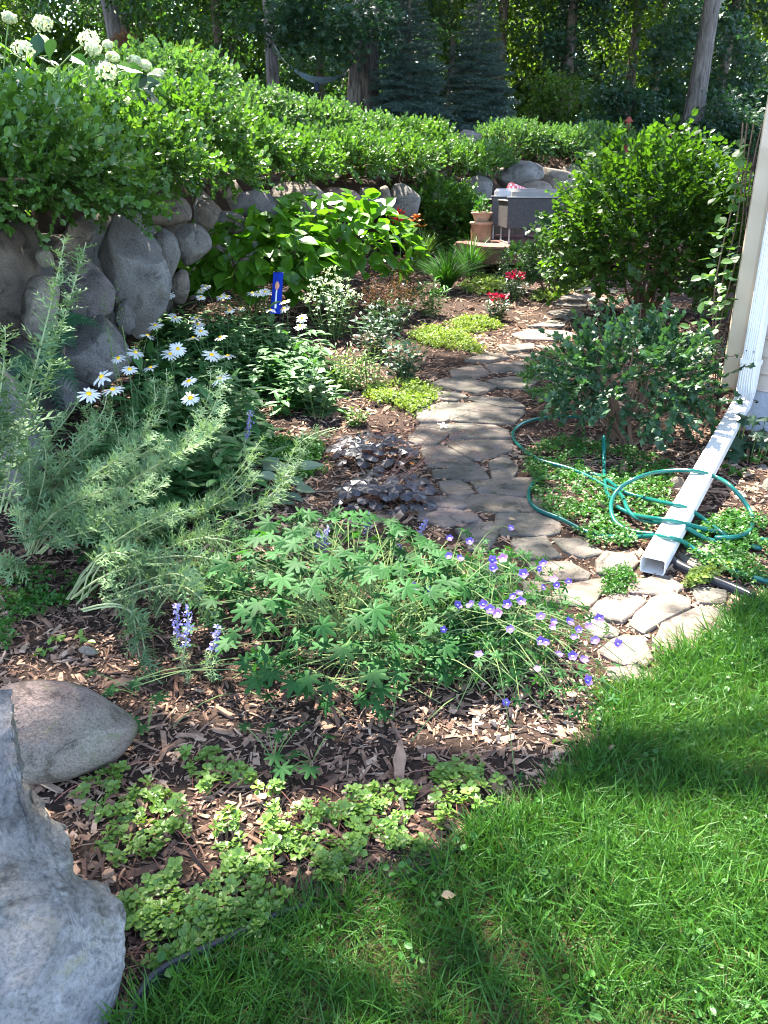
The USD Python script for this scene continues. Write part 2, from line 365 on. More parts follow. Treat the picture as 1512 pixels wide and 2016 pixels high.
# ------------------------------------------------------------------ leaf templates (y along the leaf, z its face)
def blade_leaf(prof, fold=.12, droop=.25, curl=0.0):
    """prof: half widths at even steps base..tip"""
    prof = np.asarray(prof, float); n = len(prof); t = np.linspace(0, 1, n)
    z = -droop * t ** 2
    mid = np.stack([np.zeros(n), t, z - fold * prof], 1)
    lf = np.stack([-prof, t, z + curl * prof], 1); rt = np.stack([prof, t, z + curl * prof], 1)
    v = np.vstack([mid, lf, rt]); f = []
    for i in range(n - 1):
        a, b, l0, l1, r0, r1 = i, i + 1, n + i, n + i + 1, 2 * n + i, 2 * n + i + 1
        f += [(a, b, l1), (a, l1, l0), (a, r0, r1), (a, r1, b)]
    f = np.array(f)
    A = np.linalg.norm(np.cross(v[f[:, 1]] - v[f[:, 0]], v[f[:, 2]] - v[f[:, 0]]), axis=1)
    return v, f[A > 1e-7]
def polar_leaf(r, cup=.1, wave=.04, ox=.0):
    """fan around the leaf base; r: radius at angles -150..150 degrees from +y"""
    n = len(r); a = np.radians(np.linspace(-155, 155, n)); r = np.asarray(r, float)
    v = np.stack([r * np.sin(a), r * np.cos(a), cup * r ** 2 * -1 + wave * np.cos(a * 5) * r], 1)
    v = np.vstack([[0, 0, .03], v])
    return v, np.array([(0, i + 2, i + 1) for i in range(n - 1)])
def palmate(lobes=7, teeth=1, deep=.3, cup=.16):
    rs = []
    for k in range(lobes):
        L = 1 - .09 * abs(k - (lobes - 1) / 2)
        rs += [deep * L, .62 * L, .72 * L, .8 * L, L, .8 * L, .72 * L, .62 * L] if teeth else [deep * L, .72 * L, L, .72 * L]
    rs.append(deep)
    n = len(rs); a = []
    per = 8 if teeth else 4
    offs = np.array([0, .14, .22, .32, .5, .68, .78, .86]) if teeth else np.array([0, .28, .5, .72])
    for k in range(lobes): a += list((k + offs) / lobes)
    a.append(1.0)
    a = np.radians(np.array(a) * 300 - 150); r = np.array(rs)
    if teeth:
        jag = np.array([1, 1, .9, 1.12, 1, 1.12, .9, 1.0]); r = r * np.tile(jag, lobes + 1)[:n]
    v = np.stack([r * np.sin(a), r * np.cos(a), -cup * r ** 2 + .05 * np.cos(a * lobes * 1.2) * r], 1)
    v = np.vstack([[0, 0, .04], v])
    return v, np.array([(0, i + 2, i + 1) for i in range(n - 1)])
OVATE = blade_leaf([.02, .24, .31, .26, .14, 0], .18, .3, .12)
OVATE_S = blade_leaf([.04, .3, .26, 0], .15, .25, .1)
ROUND = blade_leaf([.05, .34, .42, .3, 0], .1, .18, .1)
LANCE = blade_leaf([.03, .12, .13, .08, 0], .15, .35, .05)
LANCE_S = blade_leaf([.03, .13, .1, 0], .15, .3, .05)
SPOON = blade_leaf([.06, .12, .3, .34, .02], .08, .15, .15)
GRASS = blade_leaf([.026, .023, .017, 0], .2, .6, 0)
TRI3 = polar_leaf([.25, .55, .42, .75, .62, 1.0, .62, .75, .42, .55, .25], .18, .06)
MAPLE = (lambda p: (p[0], p[1]))(palmate(5, 0, .42, .2))
PALM = palmate(7, 1, .4, .2)
SCALLOP = polar_leaf([.35, .62, .7, .84, .8, .94, .88, 1.0, .88, .94, .8, .84, .7, .62, .35], .1, .07)
def feather(nseg=5, w=.5):
    """a leaf cut into narrow toothed lobes down both sides"""
    v, f = [], []
    v += [(0, 0, 0), (.07, .45, -.03), (-.07, .45, -.03), (0, 1, -.15)]; f += [(0, 1, 2), (2, 1, 3)]
    for i in range(nseg):
        t = .12 + .75 * i / (nseg - 1)
        L = w * math.sin(math.pi * (.18 + .7 * t)) + .04
        for s in (-1, 1):
            k = len(v); z = -.12 * t * t
            v += [(s * .02, t - .05, z), (s * .02, t + .08, z), (s * L, t + .8 * L, z - .05), (s * L * .6, t + .3 * L, z + .02)]
            f += [(k, k + 3, k + 1), (k + 3, k + 2, k + 1)]
    return np.array(v, float), np.array(f)
FEATHER = feather(3, .42)
PINNA = blade_leaf([.06, .1, .08, .05, 0], .05, .25, .03)
BROAD = blade_leaf([.06, .35, .43, .38, .22, 0], .16, .32, .14)
LANCE_W = blade_leaf([.05, .13, .2, .15, 0], .15, .4, .06)
def upnoise(n, k=1.0): return norm(np.array([0, 0, 1.0]) + k * R.normal(size=(n, 3)))
def rdir(n, up=0.0):
    d = R.normal(size=(n, 3)); d[:, 2] += up
    return norm(d)
def sprig(tpl, n, length, size, spread=.9, roll=.5, twig=.0025, alt=True, jit=.3):
    """a twig along +y that carries n leaves; faces mostly +z"""
    t = np.linspace(.12, 1, n)
    mid = np.stack([.06 * length * np.sin(t * 4), t * length, -.12 * length * t * t], 1)
    side = np.where(np.arange(n) % 2 == 0, 1.0, -1.0) * spread
    side[-1] = 0
    D = norm(np.stack([side, np.full(n, .75), R.normal(size=n) * .25], 1) + R.normal(size=(n, 3)) * jit * .6)
    N = norm(np.stack([R.normal(size=n) * roll, R.normal(size=n) * roll, np.ones(n)], 1))
    m = [place(tpl, mid, D, N, size * R.uniform(.65, 1.15, n))]
    if twig: m.append(tube(np.vstack([[0, 0, 0], mid[[n // 2, -1]]]), [twig, twig * .7, twig * .3], 3, False))
    return cat(m)
def cluster(tpl, n, radius, size, flat=.6, droop=.25):
    P = rdir(n) * radius * R.uniform(.25, 1, n)[:, None] ** .7 * np.array([1, 1, flat])
    D = norm(norm(P) * np.array([1, 1, .3]) + R.normal(size=(n, 3)) * .6 - np.array([0, 0, droop]))
    return place(tpl, P, D, upnoise(n, .55), size * R.uniform(.6, 1.2, n))

# ------------------------------------------------------------------ ground
def axis(lo, hi, step, far0, far1):
    a = np.arange(lo, hi + 1e-6, step); s, x = step, []
    b = [lo]; 
    while b[-1] > far0: s *= 1.35; b.append(b[-1] - s)
    c = [hi]; s = step
    while c[-1] < far1: s *= 1.35; c.append(c[-1] + s)
    return np.r_[b[::-1][:-1], a, c[1:]]
xs, ys = axis(-6, 7, .12, -70, 70), axis(-1, 20, .12, -25, 95)
X, Y = np.meshgrid(xs, ys, indexing='ij')
V = np.stack([X, Y, hz(X, Y)], -1).reshape(-1, 3)
i, j = np.meshgrid(np.arange(len(xs) - 1), np.arange(len(ys) - 1), indexing='ij')
q = np.stack([i * len(ys) + j, (i + 1) * len(ys) + j, (i + 1) * len(ys) + j + 1, i * len(ys) + j + 1], -1).reshape(-1, 4)
single('ground', (V, q), 'mulch_soil', 'dark brown bark mulch and soil over the garden bed, slope and woodland', kind='structure', smooth=True)

lawn_px = [(262, 2040), (300, 1965), (400, 1890), (520, 1838), (640, 1790), (760, 1748), (870, 1705), (960, 1645), (1050, 1592), (1130, 1535), (1178, 1465), (1186, 1400), (1200, 1358), (1270, 1345), (1330, 1300), (1425, 1268), (1458, 1215), (1512, 1186)]
lawn_pts = [tuple(gat(*p)[:2]) for p in lawn_px]
LAWN = Polygon(lawn_pts + [(1.9, 2.75), (3.6, 2.0), (6, 1.0), (9, -1), (9, -6), (-4, -6), (-1.2, .4), (-.55, .85)]).buffer(0)
lv, lf = trimesh.creation.triangulate_polygon(LAWN, engine='earcut')
lv = np.c_[lv, np.full(len(lv), .004)]
single('lawn', (lv, lf), 'lawn_soil', 'lawn soil under the clipped grass in the lower right', kind='structure')

# ------------------------------------------------------------------ flagstone path
STONES = [
 [(818,808),(880,793),(884,830),(870,836),(826,835)], [(885,797),(950,797),(992,808),(1036,811),(1009,837),(970,836),(887,830)],
 [(926,784),(1002,788),(1032,805),(992,806),(960,798),(924,791)], [(829,838),(896,838),(884,857),(860,873),(805,880),(808,862)],
 [(899,839),(975,840),(998,850),(1003,864),(928,868),(887,866),(889,852)], [(880,874),(932,870),(1008,870),(1004,890),(979,900),(936,908),(902,891)],
 [(833,880),(873,879),(898,893),(932,912),(947,920),(907,924),(843,920),(829,899)], [(963,912),(996,901),(1010,920),(1018,928),(1008,943),(971,946),(965,928)],
 [(852,929),(896,925),(949,927),(960,946),(917,947),(885,942),(852,943)], [(863,951),(898,947),(917,957),(933,972),(907,980),(869,970)],
 [(930,955),(970,950),(1051,946),(1040,962),(1040,982),(1003,979),(941,970)], [(911,984),(949,977),(1002,984),(1042,990),(1049,1012),(970,1012),(924,1004)],
 [(837,984),(903,984),(914,1001),(886,1004),(839,996)], [(827,1004),(890,1008),(928,1014),(945,1028),(907,1030),(875,1040),(827,1024)],
 [(977,1016),(1061,1016),(1100,1031),(1098,1051),(1055,1058),(987,1056),(975,1034)], [(899,1047),(968,1032),(979,1056),(956,1089),(924,1085)],
 [(1012,1066),(1073,1060),(1104,1098),(1060,1104),(1015,1100)], [(1088,1064),(1141,1064),(1183,1090),(1148,1100),(1107,1087)],
 [(1038,1113),(1118,1110),(1161,1133),(1155,1145),(1075,1147)], [(1175,1110),(1195,1094),(1251,1098),(1255,1113),(1225,1138),(1178,1132)],
 [(1108,1157),(1168,1146),(1218,1144),(1208,1157),(1181,1173),(1158,1197),(1075,1187)], [(1241,1153),(1308,1134),(1346,1160),(1301,1172),(1241,1170)],
 [(1161,1210),(1211,1175),(1261,1181),(1270,1188),(1241,1213),(1221,1229),(1168,1217)], [(1247,1223),(1282,1185),(1321,1172),(1360,1184),(1358,1200),(1308,1222),(1266,1249),(1240,1237)],
 [(1361,1163),(1425,1170),(1421,1188),(1375,1189)], [(1287,1267),(1310,1234),(1375,1199),(1446,1204),(1450,1217),(1418,1250),(1408,1270),(1348,1289),(1308,1283)],
 [(1153,1215),(1181,1225),(1223,1247),(1215,1256),(1171,1257),(1155,1240)], [(1183,1289),(1221,1259),(1264,1259),(1279,1300),(1270,1312),(1241,1315),(1211,1303)],
 [(1201,1323),(1248,1320),(1274,1331),(1268,1340),(1221,1346),(1201,1332)],
 [(844,760),(867,748),(931,748),(977,763),(947,779),(891,769)], [(862,772),(914,778),(921,784),(897,792),(857,788)],
 [(887,733),(947,721),(961,739),(934,746),(891,743)], [(952,720),(1030,711),(1045,734),(967,733)], [(917,713),(961,695),(991,698),(1001,707),(964,714)],
 [(957,750),(1010,742),(1060,752),(1040,768),(984,765)], [(1008,661),(1041,649),(1108,651),(1141,660),(1108,672),(1025,672)],
 [(985,681),(1051,678),(1048,690),(1000,696)], [(1055,683),(1091,683),(1125,690),(1091,697)], [(1040,646),(1085,632),(1118,635),(1105,646)],
 [(1078,619),(1088,610),(1141,609),(1148,620),(1118,630)], [(1095,602),(1098,597),(1141,599),(1205,599),(1181,607),(1141,607)],
 [(1098,593),(1105,584),(1148,578),(1208,591),(1205,596)], [(1112,575),(1150,566),(1205,570),(1212,582),(1160,576)],
 [(1010,700),(1060,698),(1085,706),(1045,711)], [(1048,775),(1090,772),(1100,786),(1060,790)], [(1395,1063),(1420,1072),(1412,1092),(1385,1086)], [(1050,985),(1075,990),(1080,1012),(1053,1012)],
 [(1330,1100),(1395,1078),(1420,1100),(1380,1130)], [(1030,1150),(1065,1152),(1060,1172),(1035,1172)],[(1478,1128),(1530,1135),(1530,1150),(1485,1145)]]
stone_polys = []
def ragged(poly, step=.045, amp=.011):
    out = []
    for a, b in zip(poly, np.roll(poly, -1, axis=0)):
        n = max(2, int(np.linalg.norm(b - a) / step))
        out += [a + (b - a) * k / n for k in range(n)]
    out = np.array(out)
    k = meshkit.noise(np.c_[out * 9, np.zeros(len(out))], 3) - .5
    k2 = meshkit.noise(np.c_[out * 30, np.zeros(len(out))], 5) - .5
    c = out.mean(0)
    return out + norm(out - c) * (k * amp * 2.2 + k2 * amp)[:, None]
def flagstone(poly, top, mat_name, parent, bev=.007, name='flagstone'):
    c = poly.mean(0); base = float(hz(c[0], c[1])); n = len(poly)
    tilt = R.normal(size=2) * .012
    zt = base + top + (poly - c) @ tilt
    inn = c + (poly - c) * (1 - bev / max(.03, np.linalg.norm(poly - c, axis=1).mean()))
    v = np.vstack([np.c_[poly, np.full(n, base - .03)], np.c_[poly, zt - bev * .7], np.c_[inn, zt], [[c[0], c[1], base + top + .001]]])
    k = np.arange(n); k1 = (k + 1) % n; f = []
    for a in (0, n):
        f += [np.stack([a + k, a + k1, a + n + k1], 1), np.stack([a + k, a + n + k1, a + n + k], 1)]
    f.append(np.stack([2 * n + k, 2 * n + k1, np.full(n, 3 * n)], 1))
    part(name, (v, np.vstack(f)), mat_name, parent)
path_root = thing('flagstone_path', 'path of irregular grey and pinkish flagstones winding up through the garden', None, kind='structure')
pinkish = {21, 22, 23, 24, 25, 26, 27, 28, 12, 13}
for k, px in enumerate(STONES):
    pl = np.array([gat(*p)[:2] for p in px])
    if Polygon(pl).exterior.is_ccw is False: pl = pl[::-1]
    pl = np.array(Polygon(ragged(pl)).buffer(.008, join_style=1).simplify(.004).exterior.coords)[:-1]
    if not Polygon(pl).exterior.is_ccw: pl = pl[::-1]
    stone_polys.append(Polygon(pl).buffer(0))
    flagstone(pl, .014 + .008 * R.random(), 'flag_pink' if k in pinkish and k != 24 else ('flag_buff' if R.random() < .3 else 'flag_grey'), path_root)
STONE_U = shapely.union_all(stone_polys)
PATH_ZONE = STONE_U.buffer(.09).buffer(-.05)

# ------------------------------------------------------------------ boulders
def boulder(poly_px, Y, thick=.55, seed=0, face=None, rough=.05, sub=1, fwd=.5, grow=1.0):
    """a rounded rock: its outline stands at its own distance, its body bulges to the front and to the back"""
    px = np.asarray(poly_px, float); c = px.mean(0)
    p0 = at(c[0], c[1], Y)
    n = norm(O - p0) if face is None else norm(face)
    pts = []
    for p in px:
        d = ray(*p); t = ((p0 - O) @ n) / (d @ n); pts.append(O + d * t)
    pts = np.array(pts); pts = pts.mean(0) + (pts - pts.mean(0)) * grow
    for _ in range(2):                                   # round the corners a little
        nx = np.roll(pts, -1, axis=0)
        pts = np.stack([pts * .78 + nx * .22, pts * .22 + nx * .78], 1).reshape(-1, 3)
    return rock_from_ring(pts, n, thick, seed, rough, sub, fwd)
def rock_from_ring(pts, n, thick, seed, rough=.05, sub=1, fwd=.5, facets=12):
    m = len(pts); cc = pts.mean(0)
    size = np.linalg.norm(pts - cc, axis=1).mean()
    T = thick * size * 2
    V, F = [pts], []
    rings = [.93, .78, .55, .28]
    def grow(sign, amt):
        prev = 0; 
        for s in rings:
            h = sign * amt * T * (1 - s ** 2.6) ** .55
            V.append(cc + (pts - cc) * s + n * h); cur = (len(V) - 1) * m if False else sum(len(x) for x in V[:-1])
            k = np.arange(m); k1 = (k + 1) % m
            a, b = prev + k, prev + k1; e, g = cur + k, cur + k1
            F.append(np.vstack([np.stack([a, b, g], 1), np.stack([a, g, e], 1)])); prev = cur
        V.append((cc + n * sign * amt * T)[None]); cur = sum(len(x) for x in V[:-1])
        k = np.arange(m); F.append(np.stack([prev + k, prev + (k + 1) % m, np.full(m, cur)], 1))
    grow(1, fwd); nf = len(F); grow(-1, 1 - fwd)
    for q in range(nf, len(F)): F[q] = F[q][:, ::-1]
    mesh = trimesh.Trimesh(np.vstack(V), np.vstack(F), process=False)
    for _ in range(sub): mesh = mesh.subdivide()
    mesh.merge_vertices()
    trimesh.smoothing.filter_laplacian(mesh, .4, iterations=2)
    trimesh.repair.fix_normals(mesh)
    v = np.array(mesh.vertices); vn = np.array(mesh.vertex_normals)
    q = v / size
    d = (meshkit.fbm(q * 1.3 + seed * 7.1, 3, seed) - .5) * 2.6 + .5 * (np.abs(meshkit.fbm(q * 2.7 + seed, 3, seed + 4) - .5) * -2 + .3) + (meshkit.fbm(q * 7 + seed, 3, seed + 9) - .5) * .55
    v = v + vn * (d * rough * size)[:, None]
    g = np.random.default_rng(seed + 500)
    for _ in range(facets if rough > .03 else 0):
        dr = norm(n * 1.1 + g.normal(size=3)); h = (v - cc) @ dr; L = h.max() * g.uniform(.6, .86)
        v = v - dr * np.where(h > L, (h - L) * .8, 0)[:, None]
    q = v / size
    v = v + vn * (((meshkit.fbm(q * 9 + seed, 3, seed + 2) - .5) * .5) * rough * size)[:, None]
    return v, np.array(mesh.faces)

wall_root = thing('boulder_wall', 'retaining wall of large grey fieldstone boulders holding back the planted slope', 'retaining wall')
WB = [
 ([(137,443),(173,433),(185,453),(177,477),(147,500),(120,527),(100,513),(97,493),(117,480)], 5.4, 'brown_stone', .6),
 ([(67,507),(97,488),(110,527),(83,535)], 5.2, 'pink_granite', .6),
 ([(110,563),(127,527),(160,515),(187,522),(213,543),(222,587),(217,613),(187,633),(163,637),(133,613),(113,587)], 5.5, 'dark_granite', .7),
 ([(178,473),(207,443),(233,432),(273,435),(287,457),(307,490),(320,527),(335,553),(329,590),(300,630),(285,665),(267,670),(253,637),(227,613),(222,573),(200,530),(180,500)], 6.3, 'slab_granite', .5),
 ([(290,450),(320,455),(347,473),(358,517),(350,540),(337,557),(317,527),(300,487)], 6.9, 'grey_granite', .7),
 ([(345,460),(373,442),(400,453),(417,480),(402,512),(363,530),(355,500)], 7.4, 'grey_granite', .7),
 ([(275,440),(300,415),(327,378),(360,380),(382,408),(378,435),(337,445),(307,444)], 7.2, 'brown_stone', .7),
 ([(381,435),(393,392),(420,397),(435,443),(417,460),(397,452)], 8.0, 'brown_stone', .7),
 ([(428,423),(460,416),(490,433),(503,458),(467,465),(431,450)], 8.6, 'grey_granite', .7),
 ([(452,400),(490,382),(520,380),(548,405),(545,445),(510,455),(480,433)], 9.2, 'dark_granite', .7),
 ([(97,720),(147,660),(173,633),(213,625),(247,647),(265,680),(258,720),(238,765),(187,780),(150,780),(120,760)], 5.2, 'grey_granite', .6),
 ([(60,555),(112,558),(115,600),(112,647),(93,690),(67,696),(40,675),(45,600)], 4.9, 'pink_granite', .7),
 ([(75,720),(110,723),(143,755),(165,793),(145,830),(100,790)], 4.8, 'grey_granite', .7),
 ([(-10,700),(23,728),(42,793),(68,867),(78,905),(64,970),(34,1045),(-60,1060),(-120,900),(-80,730)], 3.75, 'slab_granite', .6),
 ([(335,557),(357,535),(372,543),(374,600),(340,600)], 7.3, 'brown_stone', .8),
 ([(227,615),(253,590),(270,615),(266,668),(233,660)], 6.1, 'grey_granite', .7),
 ([(518,382),(555,362),(615,368),(642,395),(632,430),(560,450),(522,435)], 10.3, 'brown_stone', .6),
 ([(627,387),(655,370),(700,380),(718,412),(690,440),(630,425)], 11.2, 'red_stone', .6),
 ([(700,375),(737,376),(752,403),(742,430),(706,420)], 12.0, 'grey_granite', .7),
 ([(744,370),(767,370),(774,397),(760,420),(746,410)], 12.6, 'brown_stone', .8),
 ([(764,370),(816,362),(826,395),(806,450),(772,450),(762,410)], 13.1, 'slab_granite', .6),
 ([(820,372),(880,360),(900,395),(890,440),(830,440)], 13.9, 'dark_granite', .7),
 ([(962,372),(990,335),(1030,315),(1062,322),(1070,350),(1040,362),(1000,380)], 15.3, 'grey_granite', .6),
 ([(1005,385),(1040,355),(1080,362),(1090,390),(1050,400)], 14.9, 'brown_stone', .6),
 ([(890,360),(950,350),(985,375),(970,420),(900,420)], 14.6, 'grey_granite', .6),
 ([(1060,330),(1110,325),(1140,360),(1130,400),(1070,395)], 15.6, 'brown_stone', .6)]
for k, (pp, yy, mm, th) in enumerate(WB):
    part('boulder', boulder(pp, yy, th, k + 1, rough=.07, fwd=.42, grow=1.14), mm, wall_root, smooth=38)
# the courses behind and below, mostly hidden by the planting
wl = spline(np.c_[WALL[2:12], np.zeros(len(WALL[2:12]))], 200)[:, :2]
cum = np.r_[0, np.cumsum(np.linalg.norm(np.diff(wl, axis=0), axis=1))]
s, k = 0.3, 0
while s < cum[-1] - .4:
    i = np.searchsorted(cum, s); c = wl[i]; tdir = norm(wl[min(i + 3, 199)] - wl[max(i - 3, 0)]); nn = np.array([tdir[1], -tdir[0]])
    for lev in (0, 1):
        a = np.linspace(0, 2 * np.pi, 14, endpoint=False)
        w, h = R.uniform(.46, .58), R.uniform(.4, .48)
        cz = float(.0047 * np.clip(c[1] - 4, 0, 11) ** 2) + .25 + lev * .62
        rr = 1 + .22 * R.normal(size=14) * .6
        cp = c - nn * (.1 + .1 * lev)
        ring = np.stack([cp[0] + tdir[0] * np.cos(a) * w * rr, cp[1] + tdir[1] * np.cos(a) * w * rr, cz + np.sin(a) * h * rr], 1)
        if lev == 0 or True:
            part('boulder', rock_from_ring(ring, np.array([nn[0], nn[1], .15]), .42, 40 + k, .06, 0), ['grey_granite', 'brown_stone', 'dark_granite', 'slab_granite'][k % 4], wall_root, smooth=38)
        k += 1
    s += .78
# loose boulders
def loose(px, Y, thick, mm, label, seed, rough=.05, face=None, name='boulder', sub=2, fwd=.5, cat_='boulder', grow=1.0):
    m = boulder(px, Y, thick, seed, face, rough, sub, fwd, grow)
    return single(name, m, mm, label, cat_, smooth=40)
loose([(-230,1420),(-60,1330),(5,1362),(40,1410),(62,1480),(72,1545),(88,1605),(122,1640),(138,1730),(200,1768),(226,1830),(265,1890),(277,1960),(268,2040),(200,2140),(-150,2200),(-330,1900)], 1.2, .33, 'blue_granite', 'large rough blue-grey boulder filling the lower left corner', 91, .13, sub=3, grow=1.12)
loose([(-40,1400),(0,1352),(60,1337),(130,1340),(180,1355),(230,1388),(262,1412),(276,1430),(264,1465),(232,1500),(190,1518),(130,1540),(70,1550),(20,1545),(-40,1500)], 1.82, .5, 'pink_granite', 'smooth speckled pink and green granite boulder behind the large blue-grey boulder', 92, .022, sub=2)
TOPB = [([(665,240),(672,228),(700,224),(718,230),(716,244)], 17.0, 'red_stone', 'flat reddish stone at the foot of the thick dark trunk'),
        ([(714,244),(722,232),(750,230),(770,238),(766,252)], 16.7, 'brown_stone', 'tan stone beside the reddish one above the hedge'),
        ([(758,250),(770,238),(795,238),(808,248),(800,262)], 16.4, 'pink_granite', 'low pinkish stone half sunk in the hedge'),
        ([(826,255),(836,238),(870,238),(888,248),(890,268),(850,272)], 16.2, 'red_stone', 'biggest pinkish boulder above the hedge, under the spruces'),
        ([(889,268),(900,254),(930,254),(950,266),(948,282),(905,284)], 16.5, 'grey_granite', 'grey boulder with pale lichen right of the biggest pinkish boulder'),
        ([(898,288),(912,271),(936,274),(950,290),(940,300),(905,300)], 16.0, 'pink_granite', 'small pale boulder at the right end of the upper row')]
for k, (pp, yy, mm, lb) in enumerate(TOPB): loose(pp, yy, .7, mm, lb, 100 + k, name='stone', sub=1, cat_='stone')
loose([(1480,940),(1486,920),(1503,917),(1520,930),(1524,946),(1500,950)], 4.35, .7, 'slab_granite', 'pale grey rock at the right edge nearest the house wall', 110, .1, name='stone', sub=1, cat_='stone')
loose([(1488,985),(1496,960),(1508,945),(1550,940),(1560,985),(1520,992)], 4.05, .7, 'pink_granite', 'angular pinkish rock at the right edge below the pale grey one', 111, .08, name='stone', sub=1, cat_='stone')
loose([(1470,985),(1478,976),(1488,977),(1490,985),(1482,990)], 4.0, .8, 'grey_granite', 'small round pebble beside the angular pinkish rock', 112, .03, name='pebble', sub=1, cat_='pebble')
loose([(1305,962),(1325,943),(1348,946),(1352,968),(1330,978)], 4.05, .35, 'flag_buff', 'buff stone in the ground cover left of the downspout', 113, .04, name='stone', sub=1, cat_='stone')
loose([(150,1290),(165,1278),(195,1280),(203,1295),(180,1302)], 2.38, .4, 'pink_granite', 'small pink stone lying in the mulch below the grey-green stems', 114, .06, name='stone', sub=1, cat_='stone')
# ------------------------------------------------------------------ mulch chips, grass
def chip_mesh():
    h = np.array([R.uniform(.25, .5), R.uniform(.06, .16), R.uniform(.025, .06)])
    m = trimesh.creation.box(h * 2); v = np.array(m.vertices)
    v *= 1 + R.normal(size=v.shape) * .22
    return v, np.array(m.faces)
def inside(poly, P): return shapely.contains_xy(poly, P[:, 0], P[:, 1])
def scatter_bed(y0, y1, dens, x0=-2.6, x1=4.0):
    n = int((x1 - x0) * (y1 - y0) * dens)
    P = np.c_[R.uniform(x0, x1, n), R.uniform(y0, y1, n)]
    keep = (wall_dist(P[:, 0], P[:, 1]) < .2) & ~inside(LAWN.buffer(-.05), P) & ~inside(STONE_U, P)
    keep &= (np.abs(P[:, 0]) < .5 * P[:, 1] + .5)
    return P[keep]
chips = [scatter_bed(.7, 3.2, 4200), scatter_bed(3.2, 5.2, 1900), scatter_bed(5.2, 8.5, 900), scatter_bed(8.5, 14, 330)]
siz = np.concatenate([np.full(len(c), s) for c, s in zip(chips, (.0225, .028, .036, .05))])
P = np.vstack(chips); n = len(P)
siz = siz * np.exp(R.normal(size=n) * .58)
patch = meshkit.noise(np.c_[P * 1.7, np.zeros(n)], 11)
tone = np.clip((patch + R.normal(size=n) * .25) , 0, .999)
lut = np.array([3, 2, 2, 1, 1, 0, 0, 4, 0, 4])
tn = lut[(tone * 10).astype(int)]
near = P[:, 1] < 99
bunch = meshkit.noise(np.c_[P * 2.6, np.zeros(n)], 21) > .33 - .0
siz = np.where(bunch, siz, siz * .55)
a = R.uniform(0, 2 * np.pi, n)
D = np.stack([np.cos(a), np.sin(a), R.normal(size=n) * .22], 1)
q = quats(np.cross(D, upnoise(n, .3)), upnoise(n, .35))
def shred_mesh():
    k = 6; s_ = np.linspace(-.75, .75, k); return tube(np.c_[s_, .12 * np.sin(s_ * 2 + R.random() * 6), .05 * np.cos(s_ * 2)], .03 + .025 * R.random(), 3)
protos = [(chip_mesh() if j_ < 3 else shred_mesh(), f'chip_tone_{t}') for t in range(5) for j_ in range(4)]
instancer('mulch', '/World', protos, np.c_[P, hz(P[:, 0], P[:, 1]) + .004], q, siz, tn * 4 + R.integers(0, 4, n), 'stuff', 'shredded tan and brown bark mulch chips strewn over the garden bed', 'mulch')

def tuft(n, rad, h, w=1.0, lean=.5):
    P = np.c_[R.normal(size=(n, 2)) * rad, np.zeros(n)]
    D = norm(np.c_[R.normal(size=(n, 2)) * lean, np.ones(n)])
    N = norm(np.c_[R.normal(size=(n, 2)), np.zeros(n)])
    L = h * R.uniform(.45, 1.15, n)
    v, f = place(GRASS, P, D, N, L)
    return v, f
n = 8200
P = np.c_[R.uniform(-.8, 3.6, n * 3), R.uniform(.55, 3.0, n * 3)]
P = P[inside(LAWN.buffer(.015), P)]
P = P[(np.abs(P[:, 0]) < .52 * P[:, 1] + .75)]
gpatch = meshkit.noise(np.c_[P * 3.1, np.zeros(len(P))], 31)
P = P[R.random(len(P)) < .4 + 1.0 * gpatch]
n = len(P)
edge = np.array([LAWN.exterior.distance(shapely.Point(p)) for p in P]) if n < 40000 else np.ones(n)
gp = meshkit.noise(np.c_[P * 2.3, np.zeros(n)], 32)
sc = (.8 + .5 * gp) * np.where(edge < .1, 1.15, 1.0) * R.uniform(.75, 1.2, n)
far_ = np.c_[R.uniform(2.2, 8, 2500), R.uniform(-3, 2.2, 2500)]; far_ = far_[inside(LAWN, far_)]
P = np.vstack([P, far_]); sc = np.r_[sc, np.ones(len(far_))]; n = len(P)
a = R.uniform(0, 2 * np.pi, n)
q = Rotation.from_euler('zx', np.c_[a, R.normal(size=n) * .12]).as_quat()
protos = [(tuft(22, .024, .072, lean=.7), 'grass_leaf') for _ in range(6)] + [(tuft(16, .035, .05, lean=2.2), 'grass_dry') for _ in range(2)] + [(place(ROUND, R.normal(size=(5, 3)) * [.016, .016, .004] + [0, 0, .03], rdir(5) * [1, 1, .2], upnoise(5, .3), .017), 'cover_leaf')]
idx = np.where(R.random(n) < .76, R.integers(0, 6, n), np.where(R.random(n) < .16, 8, R.integers(6, 8, n)))
instancer('grass', '/World', protos, np.c_[P, np.full(n, .004)], q, sc, idx, 'stuff', 'short green lawn grass in the lower right of the garden', 'grass')

